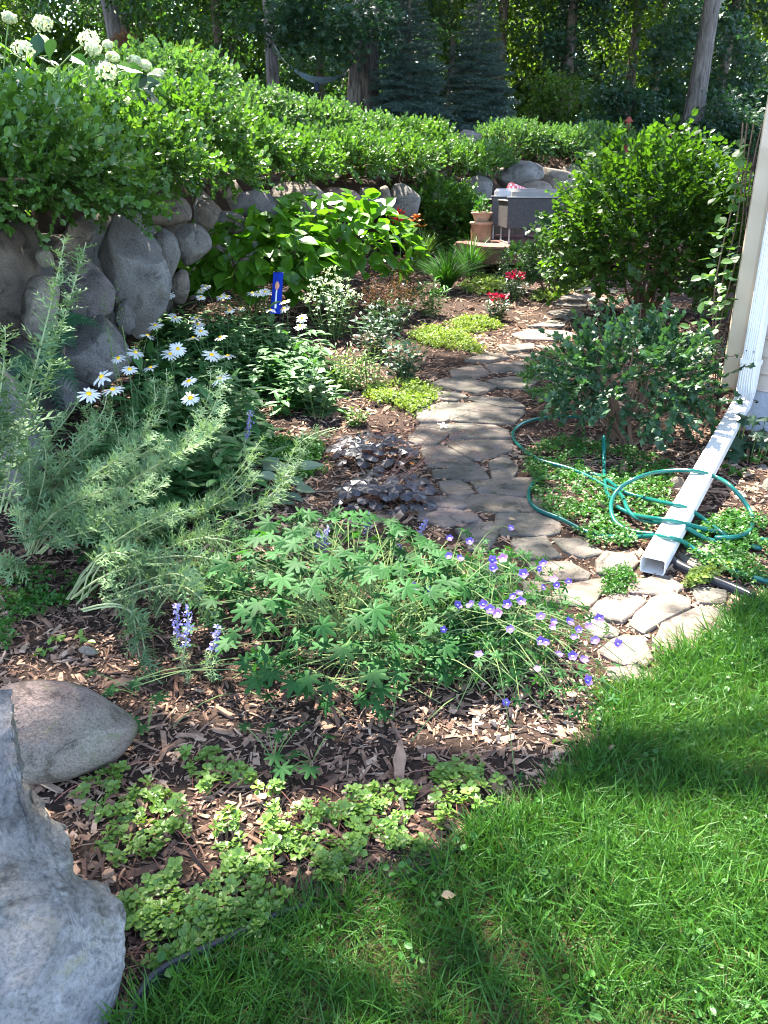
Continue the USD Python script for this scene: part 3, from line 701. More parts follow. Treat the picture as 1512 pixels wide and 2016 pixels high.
# ------------------------------------------------------------------ hill shrubs
def shrub_points(c, rad, n, shell=.55, up=.15, lo=-.25):
    """points and outward directions through a mound"""
    d = rdir(n * 2); d = d[d[:, 2] > lo][:n]
    r = R.uniform(shell, 1, len(d)) ** .6
    lump = .8 + .42 * meshkit.fbm(d * 1.7 + np.array(c) * 3.3, 3, 5)
    P = np.array(c) + d * (r * lump)[:, None] * np.array(rad)
    D = norm(d / np.array(rad) * min(rad) + np.array([0, 0, up]) + R.normal(size=d.shape) * .35)
    return P, D
HILL_SPRIGS = {'hill_leaf': [sprig(ROUND if k else TRI3, 15, .2, .042 if k else .026, 1.1, .7, jit=.7) for k in (0, 1, 1)]}
def mound(name, label, cat_, c, rad, n, protos, scale=(.75, 1.2), base=None, stems=7, twig='twig', group=None, up=.2, lo=-.25, shell=.55, floor=None):
    b = np.array(c) - np.array([0, 0, rad[2] * .9]) if base is None else np.array(base)
    t = thing(name, label, cat_, b, group)
    P, D = shrub_points(c, rad, n, shell, up, lo)
    keep = P[:, 2] > hz(P[:, 0], P[:, 1]) - .05
    P, D = P[keep], D[keep]
    N = upnoise(len(P), .5)
    instancer('foliage', t, protos, P, quats(D, N), R.uniform(*scale, len(P)), R.integers(0, len(protos), len(P)))
    ms = []
    for k in range(stems):
        e = P[R.integers(len(P))] * .8 + np.array(c) * .2
        m0 = (b + e) / 2 + R.normal(size=3) * .05 * max(rad)
        ms.append(tube(spline([b + R.normal(size=3) * np.array([.06, .06, 0]), m0, e], 7), np.linspace(.012, .003, 7) * (1 + max(rad)), 5))
    part('stems', cat(ms), twig, t)
    return t
HS = [  # picture centre, distance, half sizes, leaf kind, label
 ((-60, 330), 4.6, (.75, .8, .62), 0, 'nearest green shrub of the slope, hanging over the boulders at the left edge'),
 ((90, 380), 5.2, (.62, .75, .42), 0, 'leafy shrub trailing down over the brown boulder at the upper left'),
 ((30, 275), 6.0, (.8, .9, .62), 0, 'tall leafy shrub below the white hydrangea heads at the left'),
 ((190, 310), 6.4, (.75, .8, .58), 0, 'broad shrub of small round leaves above the tallest wall slab'),
 ((170, 235), 7.6, (.75, .9, .5), 1, 'bluish shrub behind the white hydrangea heads'),
 ((330, 250), 7.8, (.62, .8, .5), 0, 'green shrub left of the brightest sunlit patch of the slope'),
 ((400, 330), 8.0, (.5, .6, .4), 0, 'shrub in the brightest sunlit patch, spilling over the wall'),
 ((320, 170), 10.0, (.8, .9, .42), 1, 'pale green shrub under the grey pedestal'),
 ((450, 290), 9.6, (.62, .8, .44), 0, 'sunlit shrub right of the brightest patch of the slope'),
 ((470, 225), 12.2, (.9, 1.0, .42), 1, 'feathery pale shrub in front of the thin grey trunk'),
 ((560, 320), 10.6, (.6, .8, .42), 0, 'dense shrub overhanging the tan slab in the middle of the wall'),
 ((590, 245), 13.2, (.9, 1.0, .38), 1, 'light green shrub below the hammock'),
 ((665, 310), 12.0, (.66, .8, .42), 0, 'dense shrub overhanging the reddish wall boulder'),
 ((700, 262), 14.4, (.8, .9, .34), 1, 'pale shrub in front of the thick dark trunk'),
 ((770, 312), 13.2, (.66, .8, .4), 0, 'dense shrub above the hydrangea bush at mid wall'),
 ((810, 272), 15.0, (.7, .8, .32), 0, 'light shrub just below the biggest pinkish boulder'),
 ((880, 315), 14.6, (.75, .8, .38), 0, 'dense shrub over the far end of the wall'),
 ((950, 318), 15.4, (.5, .6, .34), 0, 'last shrub of the hedge where the wall turns behind the deck'),
 ((1010, 280), 17.2, (.75, .8, .5), 1, 'bluish shrub to the right of the upper boulders'),
 ((1100, 290), 17.6, (.85, .8, .5), 1, 'bluish shrub on the slope behind the deck chairs'),
 ((1180, 280), 18.2, (.8, .8, .45), 1, 'bluish shrub half hidden by the big shrub beside the path')]
for (px, Y, rad, kind, lb) in HS:
    c = at(px[0], px[1] + (10 if px[0] < 200 and Y < 8 else 5), Y); rad = (rad[0], rad[1], rad[2] * (.52 if px[0] < 200 and Y < 8 else .6))
    c[2] -= .03
    b = c.copy()
    for _ in range(20):
        if wall_dist(b[0], b[1]) > .65: break
        e_ = .02; gr = np.array([wall_dist(b[0] + e_, b[1]) - wall_dist(b[0] - e_, b[1]), wall_dist(b[0], b[1] + e_) - wall_dist(b[0], b[1] - e_)]) / (2 * e_)
        b[:2] += .1 * norm(gr)
    b = gz(b, -.03)
    dens = 1100 if Y < 9 else 950
    mound('slope_shrub', lb, 'shrub', c, rad, int(dens * (rad[0] * rad[1] + rad[0] * rad[2] * 2) * .8), [(s, 'hill_leaf_blue' if kind else 'hill_leaf') for s in HILL_SPRIGS['hill_leaf']], (.55, 1.2) if Y < 9 else (.6, 1.3), base=b, up=.25)

# white-headed hydrangea at the top left
def stem_line(a, b, bow=.1, n=8, side=None):
    a, b = np.array(a, float), np.array(b, float)
    m = (a + b) / 2 + (np.array(side) if side is not None else np.array([0, 0, 1.0])) * bow * np.linalg.norm(b - a)
    return spline([a, m, b], n)
def head_ball(c, r, tpl, n, size):
    d = rdir(n, .4); P = np.array(c) + d * r * R.uniform(.8, 1.05, n)[:, None] * np.array([1, 1, .72])
    N = norm(d + R.normal(size=d.shape) * .3)
    return place(tpl, P, np.cross(N, R.normal(size=d.shape)), N, size)
FLORET = polar_leaf([.5, .9, 1, .7, .5, .7, 1, .9, .5], -.05, .05)
wh_heads = [(45, 98, 6.2, .075), (84, 47, 6.4, .068), (18, 35, 6.5, .05), (176, 78, 6.6, .075), (184, 96, 6.5, .06), (82, 80, 6.5, .05), (210, 140, 6.3, .075), (240, 200, 6.4, .06), (212, 88, 6.7, .035), (312, 145, 6.9, .04), (264, 120, 6.7, .05), (222, 112, 6.5, .045), (285, 128, 6.8, .045)]
wb = gz((-3.0, 6.7), 0)
t = thing('white_hydrangea', 'hydrangea with round white flower heads at the top left of the slope', 'hydrangea', wb)
ms = []
for hx, hy, Y, r in wh_heads:
    c = at(hx, hy, Y); ms.append(tube(stem_line(wb + R.normal(size=3) * [.1, .1, 0], c, .1), .005, 5))
    part('flower_head', head_ball(c, r, FLORET, 110, .016), 'cream_floret', t)
part('stems', cat(ms), 'green_stem', t)
for k in range(90):
    hx, hy, Y, r = wh_heads[R.integers(len(wh_heads))] if k < 60 else (R.uniform(20, 330), 0, 6.6, 0)
    if k >= 60: hy = 40 + (hx - 20) * .42 + R.uniform(-10, 70)
    p = at(hx + R.normal() * 26, hy + 14 + abs(R.normal()) * 30, Y + R.normal() * .12)
    D = norm(R.normal(size=3) * [1, 1, .3] + np.array([.2, -.4, -.3])); 
    part('leaf', place(OVATE, p, D, upnoise(1, .5), R.uniform(.1, .17)), 'dark_leaf' if R.random() < .55 else 'hydrangea_leaf', t)

# ------------------------------------------------------------------ hydrangea bush in front of the wall
def leafy_bush(name, label, cat_, c, rad, nleaf, tpl, size, lm, stem_m, base, lo=-.2, inner=120, front=True, up=.25, lean=(0, 0)):
    t = thing(name, label, cat_, base)
    d = rdir(nleaf * 8)
    view = norm(O - np.array(c)) + np.array([0, 0, .7])
    d = d[(d[:, 2] > lo) & (d @ norm(view) > -.25)][:nleaf]
    lump = .82 + .36 * meshkit.fbm(d * 2.1 + 9.1, 2, 8)
    P = np.array(c) + d * lump[:, None] * np.array(rad)
    P[:, 0] += lean[0] * (P[:, 2] - base[2])
    D = norm(d * np.array([1, 1, .25]) + R.normal(size=d.shape) * .45 - np.array([0, 0, .25]))
    N = norm(d * .55 + np.array([0, 0, .8]) + R.normal(size=d.shape) * .35)
    S = size * R.uniform(.65, 1.15, len(P))
    for k in range(len(P)): part('leaf', place(tpl, P[k], D[k], N[k], S[k]), lm, t)
    d = rdir(inner * 2); d = d[d[:, 2] > lo][:inner]
    Pi = np.array(c) + d * R.uniform(.3, .8, len(d))[:, None] * np.array(rad)
    part('inner_foliage', place(tpl, Pi, norm(d * [1, 1, .3] + R.normal(size=d.shape) * .5), upnoise(len(d), .5), size * R.uniform(.7, 1.1, len(d))), lm, t)
    ms = [tube(stem_line(np.array(base) + R.normal(size=3) * [.08, .08, 0], P[k], .08, 7), np.linspace(.008, .003, 7), 5) for k in R.integers(0, len(P), 26)]
    part('stems', cat(ms), stem_m, t)
    return t
b1 = gat(500, 578); b2 = gat(690, 548)
leafy_bush('hydrangea_bush', 'left half of the big-leaved green bush against the wall, behind the daisies', 'hydrangea', at(500, 520, 8.9), (.78, .6, .5), 290, BROAD, .2, 'hydrangea_leaf', 'green_stem', gz(at(500, 560, 8.9)), lo=-.5, inner=170)
leafy_bush('hydrangea_bush', 'right half of the big-leaved green bush, taller and sunlit, left of the orange lilies', 'hydrangea', at(660, 485, 9.7), (.85, .65, .56), 295, BROAD, .18, 'hydrangea_leaf', 'green_stem', gz(at(660, 530, 9.7)), lo=-.5, inner=170)

# ------------------------------------------------------------------ daisies
dz = [(525,1125),(665,1100),(600,1025),(700,915),(765,980),(890,970),(800,880),(1005,890),(1050,860),(870,780),(915,720),(1035,675),(1160,680),(1170,715),(1140,795),(1300,790),(1250,895),(1345,900),(1300,1035),(1115,1050),(1125,1150),(910,510),(1000,495),(1185,515),(1215,490),(1185,555),(1305,550),(1340,550),(1355,635),(1420,620),(1490,530),(1000,545),(1185,755)]
dz = [(a / 3, 400 + b / 3) for a, b in dz] + [(504 + a / 3, 400 + b / 3) for a, b in [(15,530),(55,522),(85,630),(170,580),(165,622),(270,680),(260,725),(95,1075)]]
PET = blade_leaf([.05, .13, .15, .13, .03], .05, .1, .02)
def daisy_head(p, n, r):
    k = 17; a = np.arange(k) * 2 * np.pi / k + R.uniform(0, 1)
    x = norm(np.cross(n, [.3, .2, .9])); y = np.cross(n, x)
    D = np.cos(a)[:, None] * x + np.sin(a)[:, None] * y - n * R.uniform(-.1, .3, k)[:, None]
    return place(PET, p + norm(D) * r * .2, D, np.broadcast_to(n, D.shape), r * .85 * R.uniform(.9, 1.08, k))
DPOS = []
for (px, py) in dz:
    z = (.73 if px < 240 else .66 if px < 330 or py < 600 else .6) + R.normal() * .025
    if abs(px - 535.7) < 2 and py > 740: z = .1
    DPOS.append(atz(px, py, z) if py < 790 else atz(px, py, .2))
DPOS = np.array(DPOS)
groups = {'front': [], 'middle': [], 'wall': [], 'back': [], 'right': []}
for k, (px, py) in enumerate(dz):
    g = 'right' if px > 500 and py > 560 else 'back' if px > 380 and py < 630 else 'wall' if py < 570 or (py < 665 and px < 320) else 'middle' if px > 500 else 'front' if px < 260 else 'middle'
    groups[g].append(k)
DL = {'front': 'daisy plant with the largest, nearest white flowers beside the fern', 'middle': 'daisy plant in the middle of the white flowers', 'wall': 'daisy plant whose thin stems stand against the tall wall slab',
      'back': 'daisy plant in front of the big-leaved bush, left of the blue garden flag', 'right': 'daisy plant whose flowers hang around the foot of the blue garden flag'}
for g, ks in groups.items():
    c = DPOS[ks].mean(0); base = gz(c + np.array([0.05, .25, 0]))
    t = thing('daisy_plant', DL[g], 'daisy', base)
    ms, LP, LD, LN, LS = [], [], [], [], []
    def shoot(b, e, leaves):
        ln = stem_line(b, e, .05, 9, R.normal(size=3)); ms.append(tube(ln, .0022, 4, False))
        for q_ in range(leaves):
            p = ln[min(8, int((q_ + .6) / leaves * 7.2))] + R.normal(size=3) * .008
            dd = norm(np.array([*R.normal(size=2), .35])); LP.append(p); LD.append(dd); LN.append(norm(np.array([-dd[0] * .3, -dd[1] * .3, 1])) ); LS.append(R.uniform(.09, .17))
    for k in ks:
        p = DPOS[k]; n_ = norm(np.array([R.normal() * .3, -.28 + R.normal() * .22, .95]))
        b = gz(p + np.array([R.normal() * .12 + .03, .12 + R.normal() * .15, 0]))
        shoot(b, p - n_ * .008, 8)
        f = part('daisy_flower', daisy_head(p, n_, .053 * R.uniform(.8, 1.12)), 'white_petal', t)
        dm = lathe([(0.0125, -.002), (.0115, .004), (.008, .007), (.0005, .008)], 12)
        part('flower_centre', (dm[0] @ frames(np.cross(n_, [1, 0, 0]), n_).T + p, dm[1]), 'yellow_centre', f)
    for q_ in range(150):
        e = DPOS[ks[R.integers(len(ks))]] + np.array([.02, .1, 0]) + R.normal(size=3) * [.11, .13, 0]; e[2] = R.uniform(.15, .72) * (DPOS[ks, 2].mean())
        if wall_dist(e[0], e[1]) > -.1: continue
        shoot(gz(e + np.array([R.normal() * .05, R.normal() * .05, 0])), e, 15)
    part('foliage', place(LANCE_W, np.array(LP), np.array(LD), np.array(LN), np.array(LS)), 'daisy_leaf', t)
    part('stems', cat(ms), 'dark_stem', t)

# ------------------------------------------------------------------ grey-green feathery stems at the left
def feathery(name, label, stems, size, leaves, mat_l='sage_leaf', cat_='artemisia', spike=False):
    stems = stems + [[p + np.linspace(.2, 1, len(s_))[k] * q_ for k, p in enumerate(s_)] for s_ in stems for q_ in (R.normal(size=3) * [.07, .07, .035],)]
    pts0 = np.array([s[0] for s in stems])
    t = thing(name, label, cat_, gz(pts0.mean(0)))
    ms, LP, LD, LN, LS = [], [], [], [], []
    for st in stems:
        ln = spline(np.array(st), 40); tt = norm(np.gradient(ln, axis=0))
        ms.append(tube(ln[::3], np.linspace(.0036, .0014, len(ln[::3])), 5, False))
        L = np.linalg.norm(np.diff(ln, axis=0), axis=1).sum(); n_ = int(leaves * 1.75 * L)
        for q_ in range(n_):
            f_ = R.uniform(.12, 1) ** .8; i_ = min(39, int(f_ * 39))
            rr = norm(np.cross(tt[i_], R.normal(size=3))); dd = norm(rr + tt[i_] * R.uniform(.5, 1.3))
            LP.append(ln[i_]); LD.append(dd); LN.append(norm(np.cross(dd, np.cross(tt[i_], dd)) + np.array([0, 0, .5]) + R.normal(size=3) * .3)); LS.append(size * R.uniform(.6, 1.15) * (1.25 - .7 * f_ ** 2.2))
    part('foliage', place(FEATHER, np.array(LP), np.array(LD), np.array(LN), np.array(LS)), mat_l, t)
    part('stems', cat(ms), 'pale_stem', t)
    return t
def st(*pxy, y0=3.0, y1=3.2):
    n_ = len(pxy); return [at(p[0], p[1], y0 + (y1 - y0) * k / (n_ - 1)) for k, p in enumerate(pxy)]
feathery('artemisia', 'tallest grey-green feathery stem rising along the left edge', [st((0, 1010), (25, 900), (60, 760), (100, 600), (128, 468), y0=2.45, y1=2.6), st((-40, 1060), (-20, 900), (5, 740), (10, 640), y0=2.4, y1=2.5), st((-30, 1060), (5, 940), (18, 840), (0, 720), y0=2.5, y1=2.5)], .072, 56)
fan = [st((55, 1080), (50, 1000), (75, 900), (110, 850), (157, 783), y0=3.05, y1=3.3), st((60, 1085), (80, 960), (140, 880), (190, 830), (210, 777), y0=3.05, y1=3.25), st((60, 1085), (70, 1010), (90, 920), (80, 860), y0=3.0, y1=3.0),
       st((65, 1085), (140, 960), (230, 900), (290, 840), (302, 742), y0=3.05, y1=3.2), st((70, 1085), (160, 1000), (280, 930), (390, 850), (437, 722), y0=3.05, y1=3.1), st((70, 1090), (180, 1010), (300, 920), (400, 865), (440, 800), y0=3.0, y1=2.95),
       st((60, 1090), (110, 1000), (190, 930), (260, 890), (300, 860), y0=2.95, y1=2.9), st((60, 1090), (90, 1030), (160, 980), (240, 960), y0=2.9, y1=2.8), st((60, 1080), (60, 990), (45, 920), (60, 880), y0=3.0, y1=3.0), st((60, 1080), (40, 1020), (35, 960), y0=2.9, y1=2.9),
       st((75, 1090), (140, 1040), (220, 1000), (300, 934), y0=2.85, y1=2.75), st((75, 1090), (120, 1060), (200, 1040), (280, 1010), y0=2.85, y1=2.7), st((60, 1085), (130, 930), (170, 860), (165, 800), y0=3.15, y1=3.3), st((60, 1085), (180, 950), (250, 880), (260, 800), y0=3.15, y1=3.3), st((60, 1095), (30, 1120), (10, 1140), y0=2.85, y1=2.7)]
feathery('artemisia', 'broad fan of grey-green feathery stems in front of the daisies', fan, .062, 58)
low = [st((130, 1180), (220, 1090), (330, 1030), (430, 990), (500, 925), y0=2.75, y1=2.9), st((135, 1180), (260, 1060), (400, 1000), (470, 940), (510, 890), y0=2.8, y1=3.0), st((160, 1180), (240, 1090), (275, 1130), (265, 1190), (260, 1230), y0=2.6, y1=2.5), st((150, 1190), (240, 1120), (380, 1060), (520, 1010), y0=2.7, y1=2.8),
       st((160, 1200), (260, 1210), (270, 1270), (300, 1330), y0=2.4, y1=2.25), st((140, 1180), (300, 1110), (400, 1130), (430, 1170), y0=2.6, y1=2.5), st((200, 1180), (330, 1130), (370, 1140), (420, 1215), y0=2.55, y1=2.4), st((140, 1180), (250, 1060), (330, 1020), (380, 1000), y0=2.7, y1=2.7), st((200, 1200), (230, 1170), (210, 1140), y0=2.6, y1=2.5),
       st((430, 990), (480, 1000), (560, 960), (590, 900), (680, 840), y0=2.95, y1=3.1), st((250, 1200), (330, 1080), (420, 1060), (480, 1080), y0=2.7, y1=2.7), st((300, 1200), (360, 1120), (440, 1090), (520, 1050), y0=2.6, y1=2.7)]
feathery('artemisia', 'low grey-green feathery stems sprawling between the fan and the cranesbill', low, .058, 54)
def spike(px0, px1, Y, n_, lb, nm='sage_spike'):
    a, b = at(*px0, Y), at(*px1, Y + .03)
    base = gz(a + np.array([0, .05, 0]))
    t = thing('russian_sage', lb, 'sage', base)
    ln = stem_line(a, b, .03, 14, (1, 0, 0)); low_ = stem_line(base, a, .05, 6, (1, 0, 0))
    part('stem', tube(np.vstack([low_[:-1], ln]), .0022, 4, False), 'pale_stem', t)
    i_ = R.integers(4, 14, n_); P = ln[i_] + R.normal(size=(n_, 3)) * .006
    part('blossom', place(OVATE_S, P, rdir(n_, .3), upnoise(n_, 1), .011 * R.uniform(.7, 1.3, n_)), 'lavender_floret', t)
    i_ = R.integers(0, 9, 16); lnn = np.vstack([low_, ln])
    part('foliage', place(FEATHER, lnn[i_], rdir(16, .3), upnoise(16, .5), .035 * R.uniform(.6, 1.2, 16)), 'sage_leaf', t)
for (p0, p1, Y, lb) in [((358, 1300), (371, 1200), 2.2, 'purple sage spike standing over the mulch left of the cranesbill, tallest of its pair'), ((345, 1270), (348, 1195), 2.25, 'shorter purple sage spike just left of the tallest of that pair'), ((410, 1300), (430, 1235), 2.2, 'loose lavender sage sprig at the left edge of the cranesbill'),
                        ((632, 1120), (642, 1040), 2.75, 'pair-like lavender sage spike rising behind the cranesbill leaves'), ((622, 1125), (626, 1052), 2.75, 'slim lavender sage spike beside the one behind the cranesbill leaves'), ((720, 1060), (724, 1010), 2.95, 'pale sage spike in front of the nearer purple coral bells'), ((815, 1075), (838, 1025), 2.95, 'lavender sage spike leaning towards the flagstones'),
                        ((480, 880), (493, 812), 3.6, 'thin lavender spike above the broad grey leaves')]:
    spike(p0, p1, Y, 90, lb)

# ------------------------------------------------------------------ cranesbill
gb = gat(640, 1340)
t = thing('cranesbill', 'large cranesbill clump with deeply cut leaves and violet flowers in the middle of the bed', 'cranesbill', gb)
def dome_z(px, py): return 0
leafspots = []
for k in range(900):
    x, y = R.uniform(-.82, .62), R.uniform(1.98, 3.15)
    e = ((x + .17) / .58) ** 2 + ((y - 2.55) / .58) ** 2
    if e > 1: continue
    h = .06 + .34 * math.sqrt(max(0, 1 - e)) * (.75 + .5 * float(meshkit.noise(np.array([x * 4, y * 4, 0]), 44)))
    leafspots.append((x, y, h))
leafspots = leafspots[:235]
ms = []
for (x, y, h) in leafspots:
    z = h * (1.0 if R.random() < .6 else R.uniform(.35, .95))
    p = np.array([x, y, z]); out = norm(np.array([x + .15, y - 2.55, .0]) + R.normal(size=3) * .3)
    part('leaf', place(PALM, p, norm(out * [1, 1, 0] - [0, 0, .25] + R.normal(size=3) * .15), norm(np.array([out[0] * .4, out[1] * .4 - .15, 1]) + R.normal(size=3) * .22), R.uniform(.038, .064)), 'geranium_leaf', t)
    ms.append(tube(stem_line(np.array([-.1 + R.normal() * .16, 2.45 + R.normal() * .12, 0]), p - [0, 0, .012], .12, 6), .0017, 4, False))
for k in range(45):    # bare stems that lie over the mulch in front
    a_ = np.array([R.uniform(-.5, .3), R.uniform(2.15, 2.35), .02]); b_ = a_ + np.array([R.normal() * .3, -.1 + R.normal() * .09, R.uniform(.0, .1)]); b_[2] = max(b_[2], .012)
    ms.append(tube(stem_line(a_, b_, .1, 5), .0019, 4, False))
LP = np.array([(x, y, h * R.uniform(.25, .8)) for x, y, h in leafspots for _ in range(1)]) + R.normal(size=(len(leafspots), 3)) * [.03, .03, .01]
part('inner_foliage', place(PALM, LP, rdir(len(LP)) * [1, 1, .3], upnoise(len(LP), .4), R.uniform(.035, .06, len(LP))), 'geranium_leaf', t)
part('stems', cat(ms), 'cranesbill_stem', t)
gb2 = gat(960, 1340)
FL = [(785,1078),(815,1156),(873,1240),(885,1060),(900,1192),(928,1192),(952,1190),(965,1200),(980,1208),(884,1095),(905,1100),(850,1165),(1000,1190),(1005,1240),(1022,1170),(970,1118),(968,1103),(990,1100),(1068,1157),(1060,1120),(1070,1110),(1090,1142),(1097,1152),(1010,1175),(1025,1185),(1065,1215),(1087,1235),(1075,1265),(1065,1262),(1130,1255),(1138,1240),(1128,1292),(1090,1225),(1120,1145),(1180,1218),(1160,1235),(1172,1262),(1058,1318),(1150,1300),(1155,1340),(943,1290),(996,1384),(1120,1225),(1030,1130),(1100,1290),(1215,1268),(925,1066),(1005,1040)]
t2 = thing('cranesbill', 'loose sprawling cranesbill with pale stems and most of the violet flowers beside the flagstones', 'cranesbill', gb2)
ms = []
FLW = place(blade_leaf([.06, .3, .42, .34, .05], .08, -.12, .05), np.zeros((5, 3)), np.array([[math.cos(k * 1.2566), math.sin(k * 1.2566), .35] for k in range(5)]), np.tile([0, 0, 1.0], (5, 1)), 1.0)
FMOUND = lambda x, y: .05 + .27 * math.exp(-(((x - .36) / .34) ** 2 + ((y - 2.55) / .42) ** 2))
for k, (px, py) in enumerate(FL):
    d = ray(px, py); p = None
    for tt in np.linspace(1.6, 3.6, 400):
        p = O + d * tt
        if p[2] < FMOUND(p[0], p[1]) + .06: break
    n_ = norm(np.array([R.normal() * .35, -.55 + R.normal() * .3, .8]))
    par = t if px < 880 and py > 1070 else t2
    f = part('flower', place(FLW, p, norm(np.cross(n_, R.normal(size=3))), n_, R.uniform(.0135, .021)), 'pink_petal' if k in (8, 17, 21, 37, 26) else 'purple_petal', par)
    part('flower_centre', place(FLORET, p + n_ * .004, norm(np.cross(n_, [1, 0, 0])), n_, .0045), 'white_petal', f)
    b_ = np.array([.3 + R.normal() * .18, 2.45 + R.normal() * .15, .01])
    ms.append(tube(stem_line(b_, p - n_ * .003, .2, 8), .0016, 4, False))
LP = []
for k in range(250):
    b_ = np.array([.3 + R.normal() * .14, 2.42 + R.normal() * .13, .01]); x, y = .38 + R.normal() * .2, 2.5 + R.normal() * .24
    e = np.array([x, y, FMOUND(x, y) * R.uniform(.35, 1.1)])
    ln = stem_line(b_, e, .22, 7); ms.append(tube(ln, .0016, 3, False)); LP += [ln[2], ln[3], ln[4], ln[5], ln[6]]
LP = np.array(LP); LP += R.normal(size=LP.shape) * .01; n_ = len(LP)
part('foliage', place(palmate(5, 0, .22, .25), LP, rdir(n_), upnoise(n_, .6), .027 * R.uniform(.5, 1.3, n_)), 'geranium_leaf', t2)
part('stems', cat(ms), 'cranesbill_stem', t2)
def seedling(name, px, lb, cat_, tpl, lm, nl, size, h, Y=None):
    b = gat(*px) if Y is None else gz(at(*px, Y)); t = thing(name, lb, cat_, b); ms = []
    for k in range(nl):
        p = b + np.array([R.normal() * h * .6, R.normal() * h * .6, h * R.uniform(.4, 1.1)])
        part('leaf', place(tpl, p, norm(np.array([*(p - b)[:2], 0]) + R.normal(size=3) * .02 + [0, 0, -.01]), upnoise(1, .3), size * R.uniform(.7, 1.2)), lm, t)
        ms.append(tube(stem_line(b, p, .1, 5), .0015, 4, False))
    part('stems', cat(ms), 'green_stem', t)
for px, lb, nl in [((540, 1500), 'young cut-leaved cranesbill shoot in the mulch below the big clump, the larger one', 8), ((615, 1500), 'smaller cut-leaved cranesbill shoot right of the larger one', 5), ((290, 1440), 'tiny cut-leaved shoot touching the speckled granite boulder', 4), ((270, 1370), 'tiny cut-leaved shoot above the speckled granite boulder', 3)]:
    seedling('cranesbill_shoot', px, lb, 'shoot', PALM, 'geranium_leaf', nl, .042, .09)

# ------------------------------------------------------------------ creeping sedum in front
def rosette(n, size, tpl=SPOON, rise=.5):
    a = np.arange(n) * 2.4; D = np.stack([np.cos(a), np.sin(a), rise * np.linspace(.15, 1.6, n)], 1)
    P = np.c_[np.zeros((n, 2)), np.linspace(0, .5, n)] * size
    return place(tpl, P, D, norm(np.c_[-D[:, :2] * .5, np.ones(n)]), size * np.linspace(1.1, .55, n) * R.uniform(.8, 1.1, n))
SED = [(rosette(8, 1.0), 'sedum_leaf') for _ in range(4)]
def ground_patch(name, lb, cat_, px_poly, n, protos, size, kind='stuff', stem=None, lift=.02, hump=.03):
    pl = np.array([gat(*p)[:2] for p in px_poly]); pg = Polygon(pl).buffer(0)
    x0, y0, x1, y1 = pg.bounds
    P = np.c_[R.uniform(x0, x1, n * 6), R.uniform(y0, y1, n * 6)]
    m = inside(pg, P); P = P[m]
    den = meshkit.noise(np.c_[P * 9, np.zeros(len(P))], 17) + .25 * R.random(len(P))
    P = P[np.argsort(-den)[:max(int(len(P) * .72), 1)]]; P = P[R.permutation(len(P))[:n]]
    z = hz(P[:, 0], P[:, 1]) + lift * R.uniform(.3, 1.2, len(P)) + hump * meshkit.noise(np.c_[P * 6, np.zeros(len(P))], 18)
    q = Rotation.from_euler('zxy', np.c_[R.uniform(0, 6.28, len(P)), R.normal(size=(len(P), 2)) * .3]).as_quat()
    c = gz(P.mean(0))
    t = thing(name, lb, cat_, c, kind=kind)
    instancer('foliage', t, protos, np.c_[P, z], q, size * R.uniform(.6, 1.25, len(P)), R.integers(0, len(protos), len(P)))
    if stem:
        ms = []
        for k in range(0, len(P), 2):
            e = np.array([*P[k], z[k]]); b = gz(e + R.normal(size=3) * .06, .006)
            ms.append(tube(stem_line(b, e, .12, 5), .0013, 3, False))
        part('stems', cat(ms), stem, t)
for poly, n, lb in [([(130,1570),(200,1540),(290,1530),(340,1590),(400,1600),(360,1680),(230,1720),(140,1650)], 110, 'creeping sedum patch right of the blue-grey boulder'),
                    ([(355,1490),(430,1480),(500,1530),(570,1570),(560,1620),(470,1600),(370,1560)], 60, 'creeping sedum patch between the two boulders and the cranesbill shoots'),
                    ([(680,1580),(760,1550),(880,1570),(880,1640),(820,1690),(700,1660)], 110, 'creeping sedum patch in the middle of the front mulch'),
                    ([(540,1610),(680,1600),(720,1680),(660,1760),(560,1740),(500,1660)], 130, 'creeping sedum patch left of the middle one'),
                    ([(230,1800),(320,1740),(420,1690),(520,1700),(600,1780),(500,1850),(400,1900),(300,1920),(250,1860)], 240, 'broad creeping sedum patch at the black lawn edging'),
                    ([(840,1500),(930,1490),(990,1530),(970,1610),(900,1600),(850,1560)], 60, 'creeping sedum patch nearest the lawn on the right'),
                    ([(400,1600),(470,1620),(480,1700),(430,1690)], 22, 'sparse creeping sedum sprigs between the larger patches')]:
    ground_patch('creeping_sedum', lb, 'ground cover', poly, int(n * .78), SED, .024, stem='red_stem')
CLOV = [(cat([place(ROUND, R.normal(size=(7, 3)) * [.9, .9, .25], rdir(7) * [1, 1, .2], upnoise(7, .35), R.uniform(.7, 1.2, 7)) for _ in range(1)]), 'cover_leaf') for _ in range(4)]
LIME = [(m, 'lime_leaf') for m, _ in CLOV]
FINE = [(cat([place(OVATE_S, R.normal(size=(14, 3)) * [.9, .9, .35], rdir(14, .5), upnoise(14, .6), R.uniform(.5, .9, 14))]), 'lime_leaf') for _ in range(3)]
FINEG = [(m, 'cover_leaf') for m, _ in FINE]
